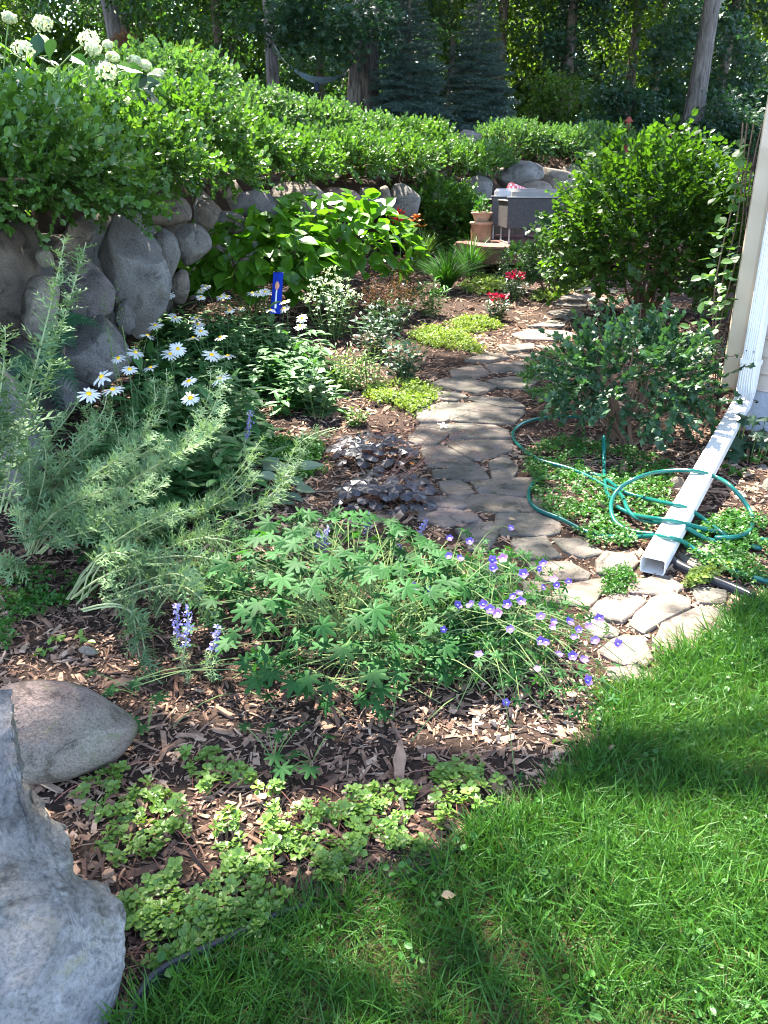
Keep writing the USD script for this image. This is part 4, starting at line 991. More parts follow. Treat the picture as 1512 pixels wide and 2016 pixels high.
GC = [('clover_cover', 'bright green clover-like ground cover under the hose coils', [(1030,900),(1090,870),(1180,880),(1290,905),(1330,930),(1320,990),(1290,1040),(1240,1085),(1180,1085),(1100,1050),(1060,1000),(1035,950)], 1500, CLOV, .016),
      ('clover_cover', 'ground cover at the right edge around the black pipe', [(1370,1050),(1430,1020),(1512,1030),(1540,1080),(1512,1160),(1450,1150),(1370,1120),(1340,1085)], 700, CLOV, .016),
      ('clover_cover', 'ground cover between path and low shrub', [(1020,740),(1080,700),(1120,760),(1110,810),(1050,800)], 350, CLOV, .02),
      ('clover_cover', 'small low weeds in shade at the left edge behind the rounded boulder', [(-10,1150),(60,1130),(200,1150),(180,1190),(60,1230),(20,1290),(-10,1300)], 330, CLOV, .014),
      ('thyme_cover', 'low dark green mat left of the purple coral bells', [(500,880),(560,865),(620,880),(655,920),(600,950),(530,920)], 420, FINEG, .026),
      ('lime_sedum', 'yellow-green creeping mat at the path edge, nearest of the mats', [(720,775),(760,758),(830,762),(862,778),(840,800),(815,822),(780,800),(740,800)], 420, FINE, .03),
      ('lime_sedum', 'sunlit yellow-green creeping mat with a bleached patch, second from the front', [(812,665),(840,652),(900,655),(940,685),(950,700),(900,690),(840,685)], 430, FINE, .034),
      ('lime_sedum', 'green and yellow creeping mat below the red flowers', [(890,640),(920,625),(970,635),(990,650),(950,658),(900,655)], 320, FINE, .032),
      ('lime_sedum', 'yellow-green mat beside the far end of the path', [(1040,590),(1080,572),(1130,548),(1160,560),(1110,585),(1060,600)], 300, LIME, .036),
      ('variegated_cover', 'pale variegated ground cover left of the red flowers', [(905,565),(940,545),(990,545),(1010,565),(970,580),(920,580)], 260, LIME, .036),
      ('clover_cover', 'green weeds between the flagstones near the downspout end', [(1195,1135),(1240,1130),(1245,1165),(1200,1190),(1178,1190)], 110, FINEG, .014),
      ('clover_cover', 'green weeds growing between lawn and largest flagstone', [(1400,1275),(1470,1215),(1520,1200),(1530,1330),(1450,1310)], 500, CLOV, .014),
      ('clover_cover', 'leafy runner over the black pipe', [(1335,1160),(1360,1150),(1400,1125),(1440,1130),(1400,1150),(1360,1165)], 110, LIME, .016)]
for nm, lb, poly, n, pr, sz in GC: ground_patch(nm, lb, 'ground cover', poly, n, pr, sz, lift=.03, hump=.03)
for px, lb, lm in [((112, 1262), 'little lime-green seedling nearest the left edge of the mulch', 'sedum_leaf'), ((160, 1262), 'larger lime-green seedling right of the little one', 'sedum_leaf'), ((90, 1290), 'smallest lime-green seedling below the other two', 'sedum_leaf'), ((1120, 1465), 'small pinkish seedling clump where mulch meets lawn', 'sedum_leaf')]:
    seedling('seedling', px, lb, 'seedling', ROUND, lm, 7 if 'larger' in lb else 5, .028, .025)
# ------------------------------------------------------------------ other plants of the bed
def coral_bells(px, lb, n, rad, seed):
    b = gat(*px); t = thing('coral_bells', lb, 'coral bells', b); ms = []
    for k in range(n):
        f = (k + .5) / n; a = k * 2.4; r = rad * math.sqrt(f)
        z = .09 * (1 - f ** 2) + .04 + R.normal() * .012
        p = b + np.array([math.cos(a) * r, math.sin(a) * r, z])
        D = norm(np.array([math.cos(a), math.sin(a), -.25]) + R.normal(size=3) * .25)
        part('leaf', place(SCALLOP, p, D, norm(np.array([math.cos(a) * .45, math.sin(a) * .45 - .15, 1]) + R.normal(size=3) * .15), R.uniform(.038, .056)), 'heuchera_leaf', t)
        ms.append(tube(stem_line(b + [0, 0, .01], p, .1, 5), .0018, 3, False))
    part('stems', cat(ms), 'red_stem', t)
    return b, t
hb1, ht1 = coral_bells((735, 905), 'purple-leaved coral bells, the farther of the two dark clumps', 58, .26, 1)
hb2, ht2 = coral_bells((760, 990), 'purple-leaved coral bells, the nearer of the two dark clumps', 62, .25, 2)
ms, fl = [], []
for k in range(26):
    b = (hb1 if k % 2 else hb2) + R.normal(size=3) * [.06, .06, 0] + [0, 0, .05]
    e = atz(R.uniform(790, 985), R.uniform(800, 925), R.uniform(.1, .34))
    ln = stem_line(b, e, .12, 9); ms.append(tube(ln, .0011, 3, False)); i_ = R.integers(5, 9, 9); fl.append(ln[i_] + R.normal(size=(9, 3)) * .008)
part('flower_stalks', cat(ms), 'red_stem', ht1)
fl = np.vstack(fl); part('tiny_blossoms', place(OVATE_S, fl, rdir(len(fl)), upnoise(len(fl), 1), .009), 'dry_leaf', ht1)
b = gat(500, 975); t = thing('lambs_ears', 'low clump of broad soft grey-green leaves among the feathery stems', "lamb's ears", b)
for k in range(46):
    a = k * 2.4; r = .26 * math.sqrt((k + .5) / 46); p = b + np.array([math.cos(a) * r, math.sin(a) * r, .04 + .09 * R.random()])
    part('leaf', place(OVATE, p, norm(np.array([math.cos(a), math.sin(a), .15]) + R.normal(size=3) * .2), upnoise(1, .3), R.uniform(.09, .15)), 'lambs_ear_leaf', t)

def upright(name, lb, cat_, px, h, rad, nst, tpl, size, lm, lps, top=None, topm=None, topn=14, Y=None, stem_m='green_stem', big=False, low=.12, topsize=.012, plume=.1):
    b = gat(*px) if Y is None else gz(at(*px, Y)); t = thing(name, lb, cat_, b); ms, P, D, N, S, T = [], [], [], [], [], []
    for k in range(nst):
        a = k * 2.4; r = math.sqrt((k + .5) / nst)
        e = b + np.array([math.cos(a) * r * rad, math.sin(a) * r * rad, h * (1 - .38 * r * r) * R.uniform(.82, 1.12)])
        ln = stem_line(b + np.array([math.cos(a) * r * rad * .35, math.sin(a) * r * rad * .35, 0]), e, .06, 10, R.normal(size=3)); ms.append(tube(ln, .0028, 4, False))
        for q_ in range(lps):
            f_ = low + (1 - low) * (q_ + R.random()) / lps; p = ln[min(9, int(f_ * 9.5))]; aa = q_ * 2.4 + R.random()
            d = np.array([math.cos(aa), math.sin(aa), .45 + .5 * (f_ > .85)])
            P.append(p); D.append(d); N.append(norm(np.array([-d[0] * .4, -d[1] * .4, 1]) + R.normal(size=3) * .2)); S.append(size * R.uniform(.65, 1.15) * (1 - .3 * (f_ > .9)))
        T.append(e)
    if big:
        for k in range(len(P)): part('leaf', place(tpl, P[k], D[k], N[k], S[k]), lm, t)
    else: part('foliage', place(tpl, np.array(P), np.array(D), np.array(N), np.array(S)), lm, t)
    part('stems', cat(ms), stem_m, t)
    if top:
        for e in T[:len(T) if top != 'few' else 9]:
            Q = e + R.normal(size=(topn, 3)) * (np.array([.018, .018, plume]) if top == 'plume' else np.array([.03, .03, .012])) + np.array([0, 0, plume * 1.1 if top == 'plume' else .012])
            tag_part('plume' if top == 'plume' else 'flower_head', place(OVATE_S if top == 'plume' else FLORET, Q, rdir(topn, .5), upnoise(topn, .8), topsize * R.uniform(.6, 1.2, topn)), topm, t)
    return t
upright('tall_sedum', 'pale tall sedum with flat budding heads to the right of the blue garden flag', 'sedum', (655, 668), .62, .3, 26, ROUND, .058, 'tall_sedum_leaf', 13, 'flat', 'cream_floret', 16)
upright('tall_sedum', 'broad-leaved grey-green sedum standing at the front of the middle group', 'sedum', (628, 822), .38, .17, 11, ROUND, .085, 'tall_sedum_leaf', 11, big=True)
upright('phlox', 'yellow-green leafy clump behind the broad-leaved sedum', 'phlox', (685, 770), .36, .2, 22, LANCE, .075, 'sedum_leaf', 12)
upright('phlox', 'sunlit lime leafy clump right of the yellow-green one', 'phlox', (725, 765), .34, .15, 12, LANCE, .07, 'sedum_leaf', 11)
upright('small_sedum', 'small bright green rosette plant above the farther coral bells', 'sedum', (700, 838), .13, .1, 9, OVATE_S, .045, 'sedum_leaf', 8)
upright('tall_sedum', 'blue-green leafy clump left of the creeping yellow-green mats', 'sedum', (735, 705), .46, .24, 20, OVATE, .07, 'blue_leaf', 12)
upright('tall_sedum', 'darker blue-green clump in front of the first blue-green one, at the path edge', 'sedum', (795, 750), .38, .2, 16, ROUND, .065, 'blue_leaf', 11)
upright('astilbe', 'astilbe with brownish plumes in the middle of the bed', 'astilbe', (765, 655), .4, .3, 24, MAPLE, .05, 'dark_leaf', 9, 'plume', 'rust_flower', 46, plume=.075, topsize=.02)
upright('astilbe', 'second astilbe with rusty plumes just behind, beside the fine grasses', 'astilbe', (795, 612), .42, .22, 14, MAPLE, .05, 'dark_leaf', 9, 'plume', 'rust_flower', 46, plume=.08, topsize=.022)
upright('phlox', 'light green leafy plant in front of the dark fountain grass', 'phlox', (848, 622), .44, .22, 18, LANCE, .1, 'cover_leaf', 12)
upright('red_impatiens', 'red-flowered plant nearest the path, the lower of the two', 'impatiens', (978, 632), .3, .17, 22, OVATE, .06, 'dark_leaf', 10, 'few', 'red_petal', 6, topsize=.026)
upright('red_impatiens', 'red-flowered plant behind the lower one, beside the lime ground cover', 'impatiens', (1010, 592), .32, .2, 24, OVATE, .06, 'dark_leaf', 10, 'few', 'red_petal', 6, topsize=.026)
upright('sedum_spire', 'slender green flower spires in front of the tallest wall slab', 'wild flower', (245, 800), .85, .12, 3, OVATE_S, .03, 'daisy_leaf', 8, 'plume', 'sedum_leaf', 50, Y=4.9, plume=.08, topsize=.012)
def grass_clump(name, lb, cat_, px, n, L, spread, lm, w=1.0, Y=None):
    b = gat(*px) if Y is None else gz(at(*px, Y)); t = thing(name, lb, cat_, b); m = []
    for k in range(n):
        a = R.uniform(0, 2 * np.pi); rr = R.random() ** .6; l = L * R.uniform(.6, 1.1); k_ = 9
        s_ = np.linspace(0, 1, k_); out = np.array([math.cos(a), math.sin(a), 0])
        ln = b + out * .07 * rr + (s_ * l)[:, None] * np.array([0, 0, 1]) * (1 - .42 * spread * rr * s_)[:, None] + out * (spread * rr * l * s_ ** 1.7)[:, None]
        sd = np.cross(out, [0, 0, 1]); wd = .0065 * w * np.sin(np.pi * np.clip(s_ * .85 + .15, 0, 1)) + .0005
        v = np.vstack([ln - sd * wd[:, None], ln + sd * wd[:, None]]); i_ = np.arange(k_ - 1)
        m.append((v, np.vstack([np.stack([i_, i_ + k_, i_ + 1], 1), np.stack([i_ + 1, i_ + k_, i_ + k_ + 1], 1)])))
    part('blades', cat(m), lm, t); return b, t
db, dt = grass_clump('daylily', 'daylily clump of bright arching leaves with orange trumpets', 'daylily', (826, 530), 170, .62, .75, 'reed_leaf', 1.6)
ms = []
for k, (px, py) in enumerate([(812, 436), (818, 430), (824, 437), (830, 447), (816, 446), (806, 452), (822, 426)]):
    p = at(px, py, db[1] - .03 + R.normal() * .06); ms.append(tube(stem_line(db, p, .04, 7, (1, 0, 0)), .0035, 4, False))
    part('flower', place(blade_leaf([.12, .22, .2, 0], .1, .3, 0), np.tile(p, (6, 1)), np.array([[math.cos(q_ * 1.047), math.sin(q_ * 1.047) - .2, .8] for q_ in range(6)]), upnoise(6, .2), .09), 'orange_petal', dt)
part('stems', cat(ms), 'green_stem', dt)
grass_clump('fountain_grass', 'dark green fine fountain grass to the right of the daylily', 'ornamental grass', (878, 572), 420, .62, 1.15, 'cover_leaf', .8)
grass_clump('fountain_grass', 'fountain grass at the corner of the deck, behind the first one', 'ornamental grass', (925, 545), 260, .66, 1.0, 'cover_leaf', .8)
SPR = lambda tpl, n, l, s, m, k=3, **kw: [(sprig(tpl, n, l, s, **kw), m) for _ in range(k)]
c = at(866, 425, 14.1)
mound('green_shrub', 'dense green leafy shrub against the wall behind the terracotta pots', 'shrub', (c[0], c[1], .92), (.7, .4, .58), 1000, SPR(OVATE, 8, .2, .085, 'hill_leaf'), base=gz(c), up=.3, lo=-.7)
c = at(1022, 520, 10.9)
mound('boxwood', 'small dark boxwood in front of the deck fascia', 'boxwood', (c[0], c[1], c[2] - .02), (.2, .2, .24), 260, SPR(OVATE_S, 12, .1, .028, 'box_leaf'), base=gz(c), lo=-.8, stems=4)
c = at(1085, 508, 10.6)
mound('boxwood', 'larger boxwood right of the small one, under the big shrub', 'boxwood', (c[0], c[1], c[2] - .02), (.33, .3, .3), 560, SPR(OVATE_S, 12, .1, .028, 'box_leaf'), base=gz(c), lo=-.8, stems=5)
c = at(1290, 425, 9.2)
mound('big_shrub', 'large rounded shrub beside the house, sunlit yellow-green on top and dark below', 'shrub', (c[0], c[1], .98), (1.0, .95, .84), 1700, SPR(ROUND, 11, .3, .06, 'big_shrub_leaf', 4, jit=.4), (.6, 1.35), base=gz(c), stems=22, up=.5, lo=-.62, shell=.3)
for k in range(1):
    c2 = at(1240, 750, 4.9)
    t = mound('currant_shrub', 'low bushy currant-like shrub with small lobed leaves in front of the big shrub', 'shrub', (c2[0], c2[1], .42), (.52, .44, .32), 420, SPR(TRI3, 9, .17, .034, 'currant_leaf', 4, jit=.8), (.6, 1.3), base=gz((c2[0], c2[1] + .02)), stems=14, up=.1, lo=-.65, shell=.3)
    LP, LD, ms = [], [], []
    for (a_, b_) in [((1150, 720), (1165, 590)), ((1170, 700), (1215, 570)), ((1255, 720), (1262, 600)), ((1290, 720), (1320, 610)), ((1340, 760), (1400, 680)), ((1120, 750), (1065, 650)), ((1100, 760), (1052, 700)), ((1380, 800), (1450, 700)), ((1380, 840), (1490, 790)), ((1200, 700), (1180, 610)), ((1360, 860), (1440, 840)), ((1370, 800), (1430, 755))]:
        e = at(*b_, 4.85 + R.normal() * .15); ln = stem_line(np.array([c2[0], c2[1], .1]) + R.normal(size=3) * .06, e, .15, 14); ms.append(tube(ln, .0028, 4, False))
        for q_ in range(30): LP.append(ln[R.integers(5, 14)] + R.normal(size=3) * .006)
    LP = np.array(LP); part('long_shoots', cat(ms), 'twig', t)
    part('shoot_leaves', place(TRI3, LP, rdir(len(LP)) * [1, 1, .5], upnoise(len(LP), .5), .03 * R.uniform(.6, 1.2, len(LP))), 'currant_leaf', t)
def fern(lb, fronds, L):
    b0 = fronds[0][0]; t = thing('fern', lb, 'fern', b0)
    for (a_, e) in fronds:
        ln = stem_line(a_, e, .22, 18); tt = norm(np.gradient(ln, axis=0)); s_ = np.linspace(0, 1, 18)
        P, D, N, S = [], [], [], []
        up = norm(np.array([.35, -.6, .7]))
        for k in range(2, 18):
            sd = norm(np.cross(tt[k], up))
            for sg in (-1, 1): P.append(ln[k]); D.append(sd * sg + tt[k] * .45 - np.array([0, 0, .12])); N.append(norm(up + R.normal(size=3) * .25)); S.append((L * 1.5 * (1.03 - s_[k]) ** .7 + .006) * R.uniform(.85, 1.1))
        part('frond', cat([place(PINNA, np.array(P), np.array(D), np.array(N), np.array(S)), tube(ln, .002, 3, False)]), 'fern_leaf', t)
f0 = at(70, 720, 4.3); f1 = at(115, 650, 4.7)
fern('fern arching down over the dark hollow at the left, the larger of the two ferns', [(f0, at(x, y, 4.15)) for x, y in ((75, 850), (125, 830), (165, 790), (40, 800), (100, 770), (155, 760), (20, 740), (110, 720))], .07)
fern('smaller fern growing between the rounded dark boulder and the one below', [(f1, at(x, y, 4.6)) for x, y in ((205, 652), (180, 640), (150, 690), (120, 705), (95, 690))], .055)
b = at(1478, 880, 4.7)
t = thing('hollyhock', 'big dark lobed leaves against the foundation right of the downspout', 'hollyhock', gz(b)); ms = []
for k in range(34):
    p = at(R.uniform(1440, 1560), R.uniform(815, 940), 4.45 + R.random() * .3); p[2] = max(p[2], .05)
    part('leaf', place(palmate(5, 0, .62, .15), p, norm(R.normal(size=3) * [1, 1, .2] + [-.2, -.5, -.3]), norm(np.array([-.3, -.6, .8]) + R.normal(size=3) * .2), R.uniform(.05, .1)), 'dark_leaf', t)
    ms.append(tube(stem_line(gz(p + np.array([.05, .12, 0])), p, .1, 5), .003, 4, False))
part('stems', cat(ms), 'green_stem', t)
for px, lb in [((1440, 935), 'two-leaved green seedling in the mulch right of the downspout'), ((1492, 915), 'bright low weed between the house and the pale grey rock')]:
    seedling('weed', px, lb, 'weed', ROUND, 'cover_leaf', 8, .06, .06)

# ------------------------------------------------------------------ house corner, downspout, trellis
C = np.array([2.33, 5.28]); wd = np.array([.6, -.8]); nw = np.array([-.8, -.6]); fd = -nw; nf = -wd
ax_w = np.stack([np.r_[wd, 0], np.r_[nw, 0], [0, 0, 1]], 1); ax_f = np.stack([np.r_[fd, 0], np.r_[nf, 0], [0, 0, 1]], 1)
def P3(xy, z): return np.array([xy[0], xy[1], z])
h = thing('house', 'corner of a house with pale lap siding, cream corner post and grey foundation', 'house', P3(C, 0))
ctr = C + wd * 3.0 + fd * 3.0
part('wall', box(P3(ctr, 2.25), (2.93, 2.93, 1.98), ax_w), 'siding_vinyl', h)
part('foundation', box(P3(ctr, .1), (2.96, 2.96, .19), ax_w), 'foundation_grey', h)
Z0 = .29
for side, (d_, n_) in enumerate(((wd, nw), (fd, nf))):
    for k in range(34):
        z = Z0 + k * .112
        a = P3(C + d_ * .1 - n_ * .06, z); L_ = np.r_[d_, 0] * 5.85; N_ = np.r_[n_, 0]
        pr = np.array([(0, 0), (.03, 0), (.031, .006), (.017, .114), (0, .114)]); v = []
        for e in (a, a + L_): v += [e + N_ * q_[0] + np.array([0, 0, q_[1]]) for q_ in pr]
        f = []
        for i_ in range(5): j_ = (i_ + 1) % 5; f += [(i_, j_, 5 + j_), (i_, 5 + j_, 5 + i_)]
        f += [(0, 2, 1), (0, 3, 2), (0, 4, 3), (5, 6, 7), (5, 7, 8), (5, 8, 9)]
        part('siding_board', (np.array(v), np.array(f)), 'siding_vinyl', h)
part('corner_post', box(P3(C + wd * .02 + fd * .02, 2.24), (.065, .065, 1.97), ax_w, .018), 'cream_vinyl', h)

def loft(path, side, up, w, dpt, ribs=0, hollow=True, inner=.004, amp=.004):
    """a rectangular pipe along a path; ribs run along its broad upper face"""
    ring = []
    m = max(2, ribs * 4)
    for q_ in np.linspace(-1, 1, m): ring.append((q_ * (w / 2 - .008), dpt / 2 - (amp * (.5 + .5 * math.cos(q_ * math.pi * ribs)) if ribs else 0)))
    for a_ in (60, 30, 0): ring.append((w / 2 - .012 + .012 * math.cos(math.radians(a_)), dpt / 2 - .012 + .012 * math.sin(math.radians(a_))))
    for a_ in (0, -45, -90): ring.append((w / 2 - .012 + .012 * math.cos(math.radians(a_)), -dpt / 2 + .012 + .012 * math.sin(math.radians(a_))))
    for a_ in (-90, -135, -180): ring.append((-w / 2 + .012 + .012 * math.cos(math.radians(a_)), -dpt / 2 + .012 + .012 * math.sin(math.radians(a_))))
    for a_ in (180, 150, 120): ring.append((-w / 2 + .012 + .012 * math.cos(math.radians(a_)), dpt / 2 - .012 + .012 * math.sin(math.radians(a_))))
    ring = np.array(ring); k = len(ring); v, f = [], []
    def shell(rg, flip):
        o = len(v)
        for i_, p in enumerate(path): v.extend([p + side[i_] * q_[0] + up[i_] * q_[1] for q_ in rg])
        for i_ in range(len(path) - 1):
            for j_ in range(k):
                a_, b_ = o + i_ * k + j_, o + i_ * k + (j_ + 1) % k
                t1, t2 = (a_, b_, b_ + k), (a_, b_ + k, a_ + k)
                f.extend([t1[::-1], t2[::-1]] if flip else [t1, t2])
        return o
    o1 = shell(ring, True)
    o2 = shell(ring * (1 - inner * 2 / w), False)
    last = (len(path) - 1) * k
    for j_ in range(k):
        a_, b_ = o1 + last + j_, o1 + last + (j_ + 1) % k; e, g = o2 + last + j_, o2 + last + (j_ + 1) % k
        f.extend([(a_, b_, g), (a_, g, e)])
    return np.array(v), np.array(f)
t = thing('downspout', 'white ribbed downspout on the wall whose extension slopes down onto the flagstones', 'downspout', P3(C + wd * .16 + nw * .07, 0))
dc = C + wd * .17 + nw * .075
S3, U3 = np.r_[wd, 0], np.r_[nw, 0]
E1 = np.array([1.14, 3.02, .05]); A0 = P3(dc, .36); rb = .12; hdir = norm(np.array([*(E1 - A0)[:2], 0]))
phi = math.radians(85)
for _ in range(6):
    B0 = A0 + hdir * rb * (1 - math.cos(phi)) - np.array([0, 0, rb * math.sin(phi)]); dd_ = norm(E1 - B0); phi = math.atan2(dd_ @ hdir, -dd_[2])
dirx = norm(E1 - B0); E0 = B0; sx = norm(np.cross(dirx, [0, 0, 1])); sx = sx if sx @ S3 > 0 else -sx; ux = norm(np.cross(sx, dirx)); ux = ux if ux[2] > 0 else -ux
part('pipe', loft([P3(dc, 4.2), P3(dc, .48)], [S3, S3], [U3, U3], .1, .072, 6), 'white_metal', t)
th = np.linspace(0, phi, 8); pth = [P3(dc, .5), P3(dc, .43)] + [A0 + hdir * rb * (1 - math.cos(q_)) - np.array([0, 0, rb * math.sin(q_)]) for q_ in th] + [E0 + dirx * .06]
kk = np.r_[0, .15, np.linspace(.25, 1, 8), 1]; tg = [np.array([0, 0, -1.0])] * 2 + [hdir * math.sin(q_) - np.array([0, 0, math.cos(q_)]) for q_ in th] + [dirx]
sds = [norm((lambda w_: w_ - t_ * (w_ @ t_))(S3 * (1 - q_) + sx * q_)) for q_, t_ in zip(kk, tg)]
ups = [np.cross(s_, t_) for s_, t_ in zip(sds, tg)]; ups = [u_ if u_ @ (U3 * (1 - q_) + ux * q_) > 0 else -u_ for u_, q_ in zip(ups, kk)]
part('elbow', loft(pth, sds, ups, .108, .08, 6), 'white_metal', t)
part('band', loft([P3(dc, .505), P3(dc, .475)], [S3, S3], [U3, U3], .116, .088), 'white_metal', t)
LE = np.linalg.norm(E1 - E0)
part('extension', loft([E0 + dirx * .04, E0 + dirx * LE * .5, E1], [sx] * 3, [ux] * 3, .104, .074, 0), 'white_metal', t)
for q_ in (.12, .3):
    ms = [box(E0 + dirx * (q_ * LE) + sx * (-.036 + .012 * k) + ux * .0375, (.0025, .05, .002), np.stack([sx, dirx, ux], 1)) for k in range(7)]
    part('crimp', cat(ms), 'white_metal', t)
for k in (-.025, .025): part('screw', box(P3(dc + wd * k + nw * .0385, .56), (.004, .002, .004), ax_w, .001), 'black_plastic', t)
t = thing('trellis', 'dark brown wooden trellis on the far wall beside the cream corner post', 'trellis', P3(C + nf * .12, 0))
for k in range(4): part('upright', box(P3(C + nf * .075 + fd * (.05 + .22 * k), .9), (.016, .012, .82), ax_f), 'trellis_wood', t)
for k in range(7): part('rung', box(P3(C + nf * .1 + fd * .4,   .2 + .24 * k), (.37, .012, .014), ax_f), 'trellis_wood', t)
t = thing('climbing_vine', 'climbing vine with round pale leaves on the dark trellis', 'vine', gz(C + nf * .2, 0)); ms = []
for k in range(4):
    z_ = np.linspace(0, 1.9, 14); ms.append(tube(np.stack([C[0] + nf[0] * .2 + fd[0] * (.02 + .07 * k) + .03 * np.sin(z_ * 5 + k), C[1] + nf[1] * .2 + fd[1] * (.02 + .07 * k) + .03 * np.cos(z_ * 4 + k), z_], 1), .005, 4))
part('stems', cat(ms), 'twig', t)
vl = [(1478, 285), (1460, 300), (1470, 330), (1450, 320), (1440, 350), (1462, 365), (1448, 385), (1430, 380), (1455, 410), (1436, 415), (1450, 440), (1425, 440), (1418, 480), (1435, 462), (1445, 490), (1420, 500), (1440, 512), (1408, 525), (1425, 535), (1440, 545), (1400, 545), (1412, 560), (1428, 570), (1396, 583), (1410, 600), (1425, 595), (1390, 607), (1405, 618), (1420, 625), (1388, 640), (1400, 650), (1412, 645), (1395, 665), (1385, 690), (1368, 657), (1378, 670), (1362, 680), (1400, 690), (1405, 715), (1392, 730), (1398, 760), (1380, 755)]
for k, (px, py) in enumerate(vl * 3):
    p = at(px + R.normal() * (3 if k < len(vl) else 12), py + R.normal() * (3 if k < len(vl) else 12), 5.3 + (.02 if k < len(vl) else .1) * R.normal() + (.05 if k > len(vl) else 0))
    part('leaf', place(ROUND, p, norm(np.array([-.7, -.5, -.15]) + R.normal(size=3) * .3), norm(np.array([-.3, -.1, .9]) + R.normal(size=3) * .25), R.uniform(.055, .085)), 'vine_leaf', t)

# ------------------------------------------------------------------ hose, pipe, edging
def hpts(pts): return np.array([atz(1008 + a / 3, 800 + b / 3, z) for a, b, z in pts])
ht = thing('garden_hose', 'dark green garden hose looped over the ground cover and the downspout', 'hose', hpts([(700, 600, 0)])[0])
HO = [[(395, 64, .05), (300, 58, .03), (200, 64, .03), (100, 86, .03), (25, 125, .03), (5, 170, .03), (30, 220, .03), (100, 280, .03), (170, 320, .04), (300, 355, .04), (400, 390, .04), (480, 430, .04), (560, 475, .04), (620, 500, .05), (660, 550, .05), (690, 620, .05), (740, 660, .05), (850, 682, .09), (960, 692, .105), (1040, 722, .09), (1120, 770, .04), (1200, 796, .03), (1290, 800, .03)],
      [(540, 180, .2), (543, 300, .06), (547, 440, .035), (562, 512, .035), (600, 572, .035), (650, 610, .04), (720, 640, .05), (850, 662, .12), (980, 684, .125), (1130, 722, .06), (1300, 760, .035), (1420, 780, .03), (1560, 795, .03)],
      [(420, 388, .03), (520, 412, .03), (600, 462, .045), (680, 512, .05), (780, 540, .06), (900, 568, .12), (980, 585, .14), (1060, 615, .11), (1140, 672, .05), (1230, 740, .05), (1310, 792, .03), (1400, 822, .03), (1470, 838, .03)],
      [(868, 750, .05), (740, 744, .03), (650, 715, .03), (603, 672, .04), (584, 605, .06), (600, 530, .08), (655, 468, .12), (745, 420, .16), (860, 388, .15), (980, 378, .17), (1100, 386, .18), (1200, 416, .15), (1290, 470, .15), (1370, 560, .09), (1415, 640, .05), (1418, 705, .04), (1385, 748, .05), (1300, 772, .06), (1200, 776, .05)],
      [(205, 408, .01), (150, 432, .03), (105, 485, .03), (105, 558, .03), (160, 612, .03), (280, 660, .03), (400, 722, .03), (500, 758, .03), (620, 774, .03), (760, 770, .05), (860, 766, .1), (960, 782, .115), (1040, 818, .06), (1130, 880, .04), (1240, 945, .03), (1380, 996, .03), (1560, 1045, .03)]]
for pts in HO: 
    q_ = spline(hpts(pts), 90); part('hose_length', tube(q_, .0105, 10), 'hose_green', ht, smooth=True)
e = hpts([(845, 748, .05), (885, 752, .05)]); part('coupling', tube(np.array([e[0], e[0] * .2 + e[1] * .8, e[1]]), [.0125, .0125, .0115], 12), 'brass', ht, smooth=30)
pp = [gat(1318, 1108) + [0, 0, .02], gat(1360, 1135) + [0, 0, .025], gat(1420, 1158) + [0, 0, .022], gat(1480, 1184) + [0, 0, .02]]
single('drain_pipe', tube(spline(pp, 20), .021, 14), 'black_pipe', 'short black drain pipe lying beyond the downspout outlet, ending at the lawn', 'pipe', smooth=30)
t = thing('lawn_edging', 'black plastic edging strip between mulch and lawn', 'lawn edging', gat(420, 1885))
for a_, b_ in ((0, 3.6), (5.0, 12.5)):
    lp = spline(np.c_[np.array(lawn_pts[:14]), np.zeros(14)], 140)[:, :2]
    i0, i1 = int(a_ / 13 * 139), int(b_ / 13 * 139); ln = lp[i0:i1]
    ln = ln + .012 * np.stack([np.zeros(len(ln)), np.sin(np.arange(len(ln)) * .25)], 1)
    tt = norm(np.gradient(ln, axis=0)); nn = np.stack([-tt[:, 1], tt[:, 0]], 1); hh = (.03 if a_ == 0 else .004) + .01 * np.sin(np.arange(len(ln)) * .13)
    k = len(ln); v = np.vstack([np.c_[ln, np.full(k, -.02)], np.c_[ln, hh], np.c_[ln + nn * .007, hh], np.c_[ln + nn * .007, np.full(k, -.02)]])
    i_ = np.arange(k - 1); f = np.vstack([np.vstack([np.stack([r_ * k + i_, r_ * k + i_ + 1, (r_ + 1) * k + i_ + 1], 1), np.stack([r_ * k + i_, (r_ + 1) * k + i_ + 1, (r_ + 1) * k + i_], 1)]) for r_ in range(3)])
    part('strip', (v, f), 'black_plastic', t)
    bead = np.c_[ln + nn * .004, hh + .003]; part('bead', tube(bead, .007, 7), 'black_plastic', t)

# ------------------------------------------------------------------ small things lying about
def woodchip(px0, px1, w, lb):
    a, b_ = gat(*px0, .015), gat(*px1, .03); m = ragged(np.array([(-w, 0), (w, 0), (w * 1.1, .5), (w * .35, 1), (-w * .5, .93), (-w * 1.1, .45)]), .2, .01)
    L = np.linalg.norm(b_ - a); y_ = (b_ - a) / L; x_ = norm(np.cross(y_, [0, 0, 1])); n = len(m)
    top = a + m[:, :1] * x_ + m[:, 1:] * L * y_; v = np.vstack([top, top + [0, 0, .014]]); k = np.arange(n); k1 = (k + 1) % n
    v = np.vstack([v, v[n:].mean(0, keepdims=True)])
    f = np.vstack([np.stack([k, k1, n + k1], 1), np.stack([k, n + k1, n + k], 1), np.stack([n + k, n + k1, np.full(n, 2 * n)], 1)])
    single('wood_chunk', (v, f), 'chip_tone_0', lb, 'wood chunk')
woodchip((786, 1535), (788, 1462), .014, 'long split piece of bark standing out upright in the front mulch')
woodchip((575, 1590), (605, 1588), .009, 'flat pale bark piece in the dark hollow left of the sedum')
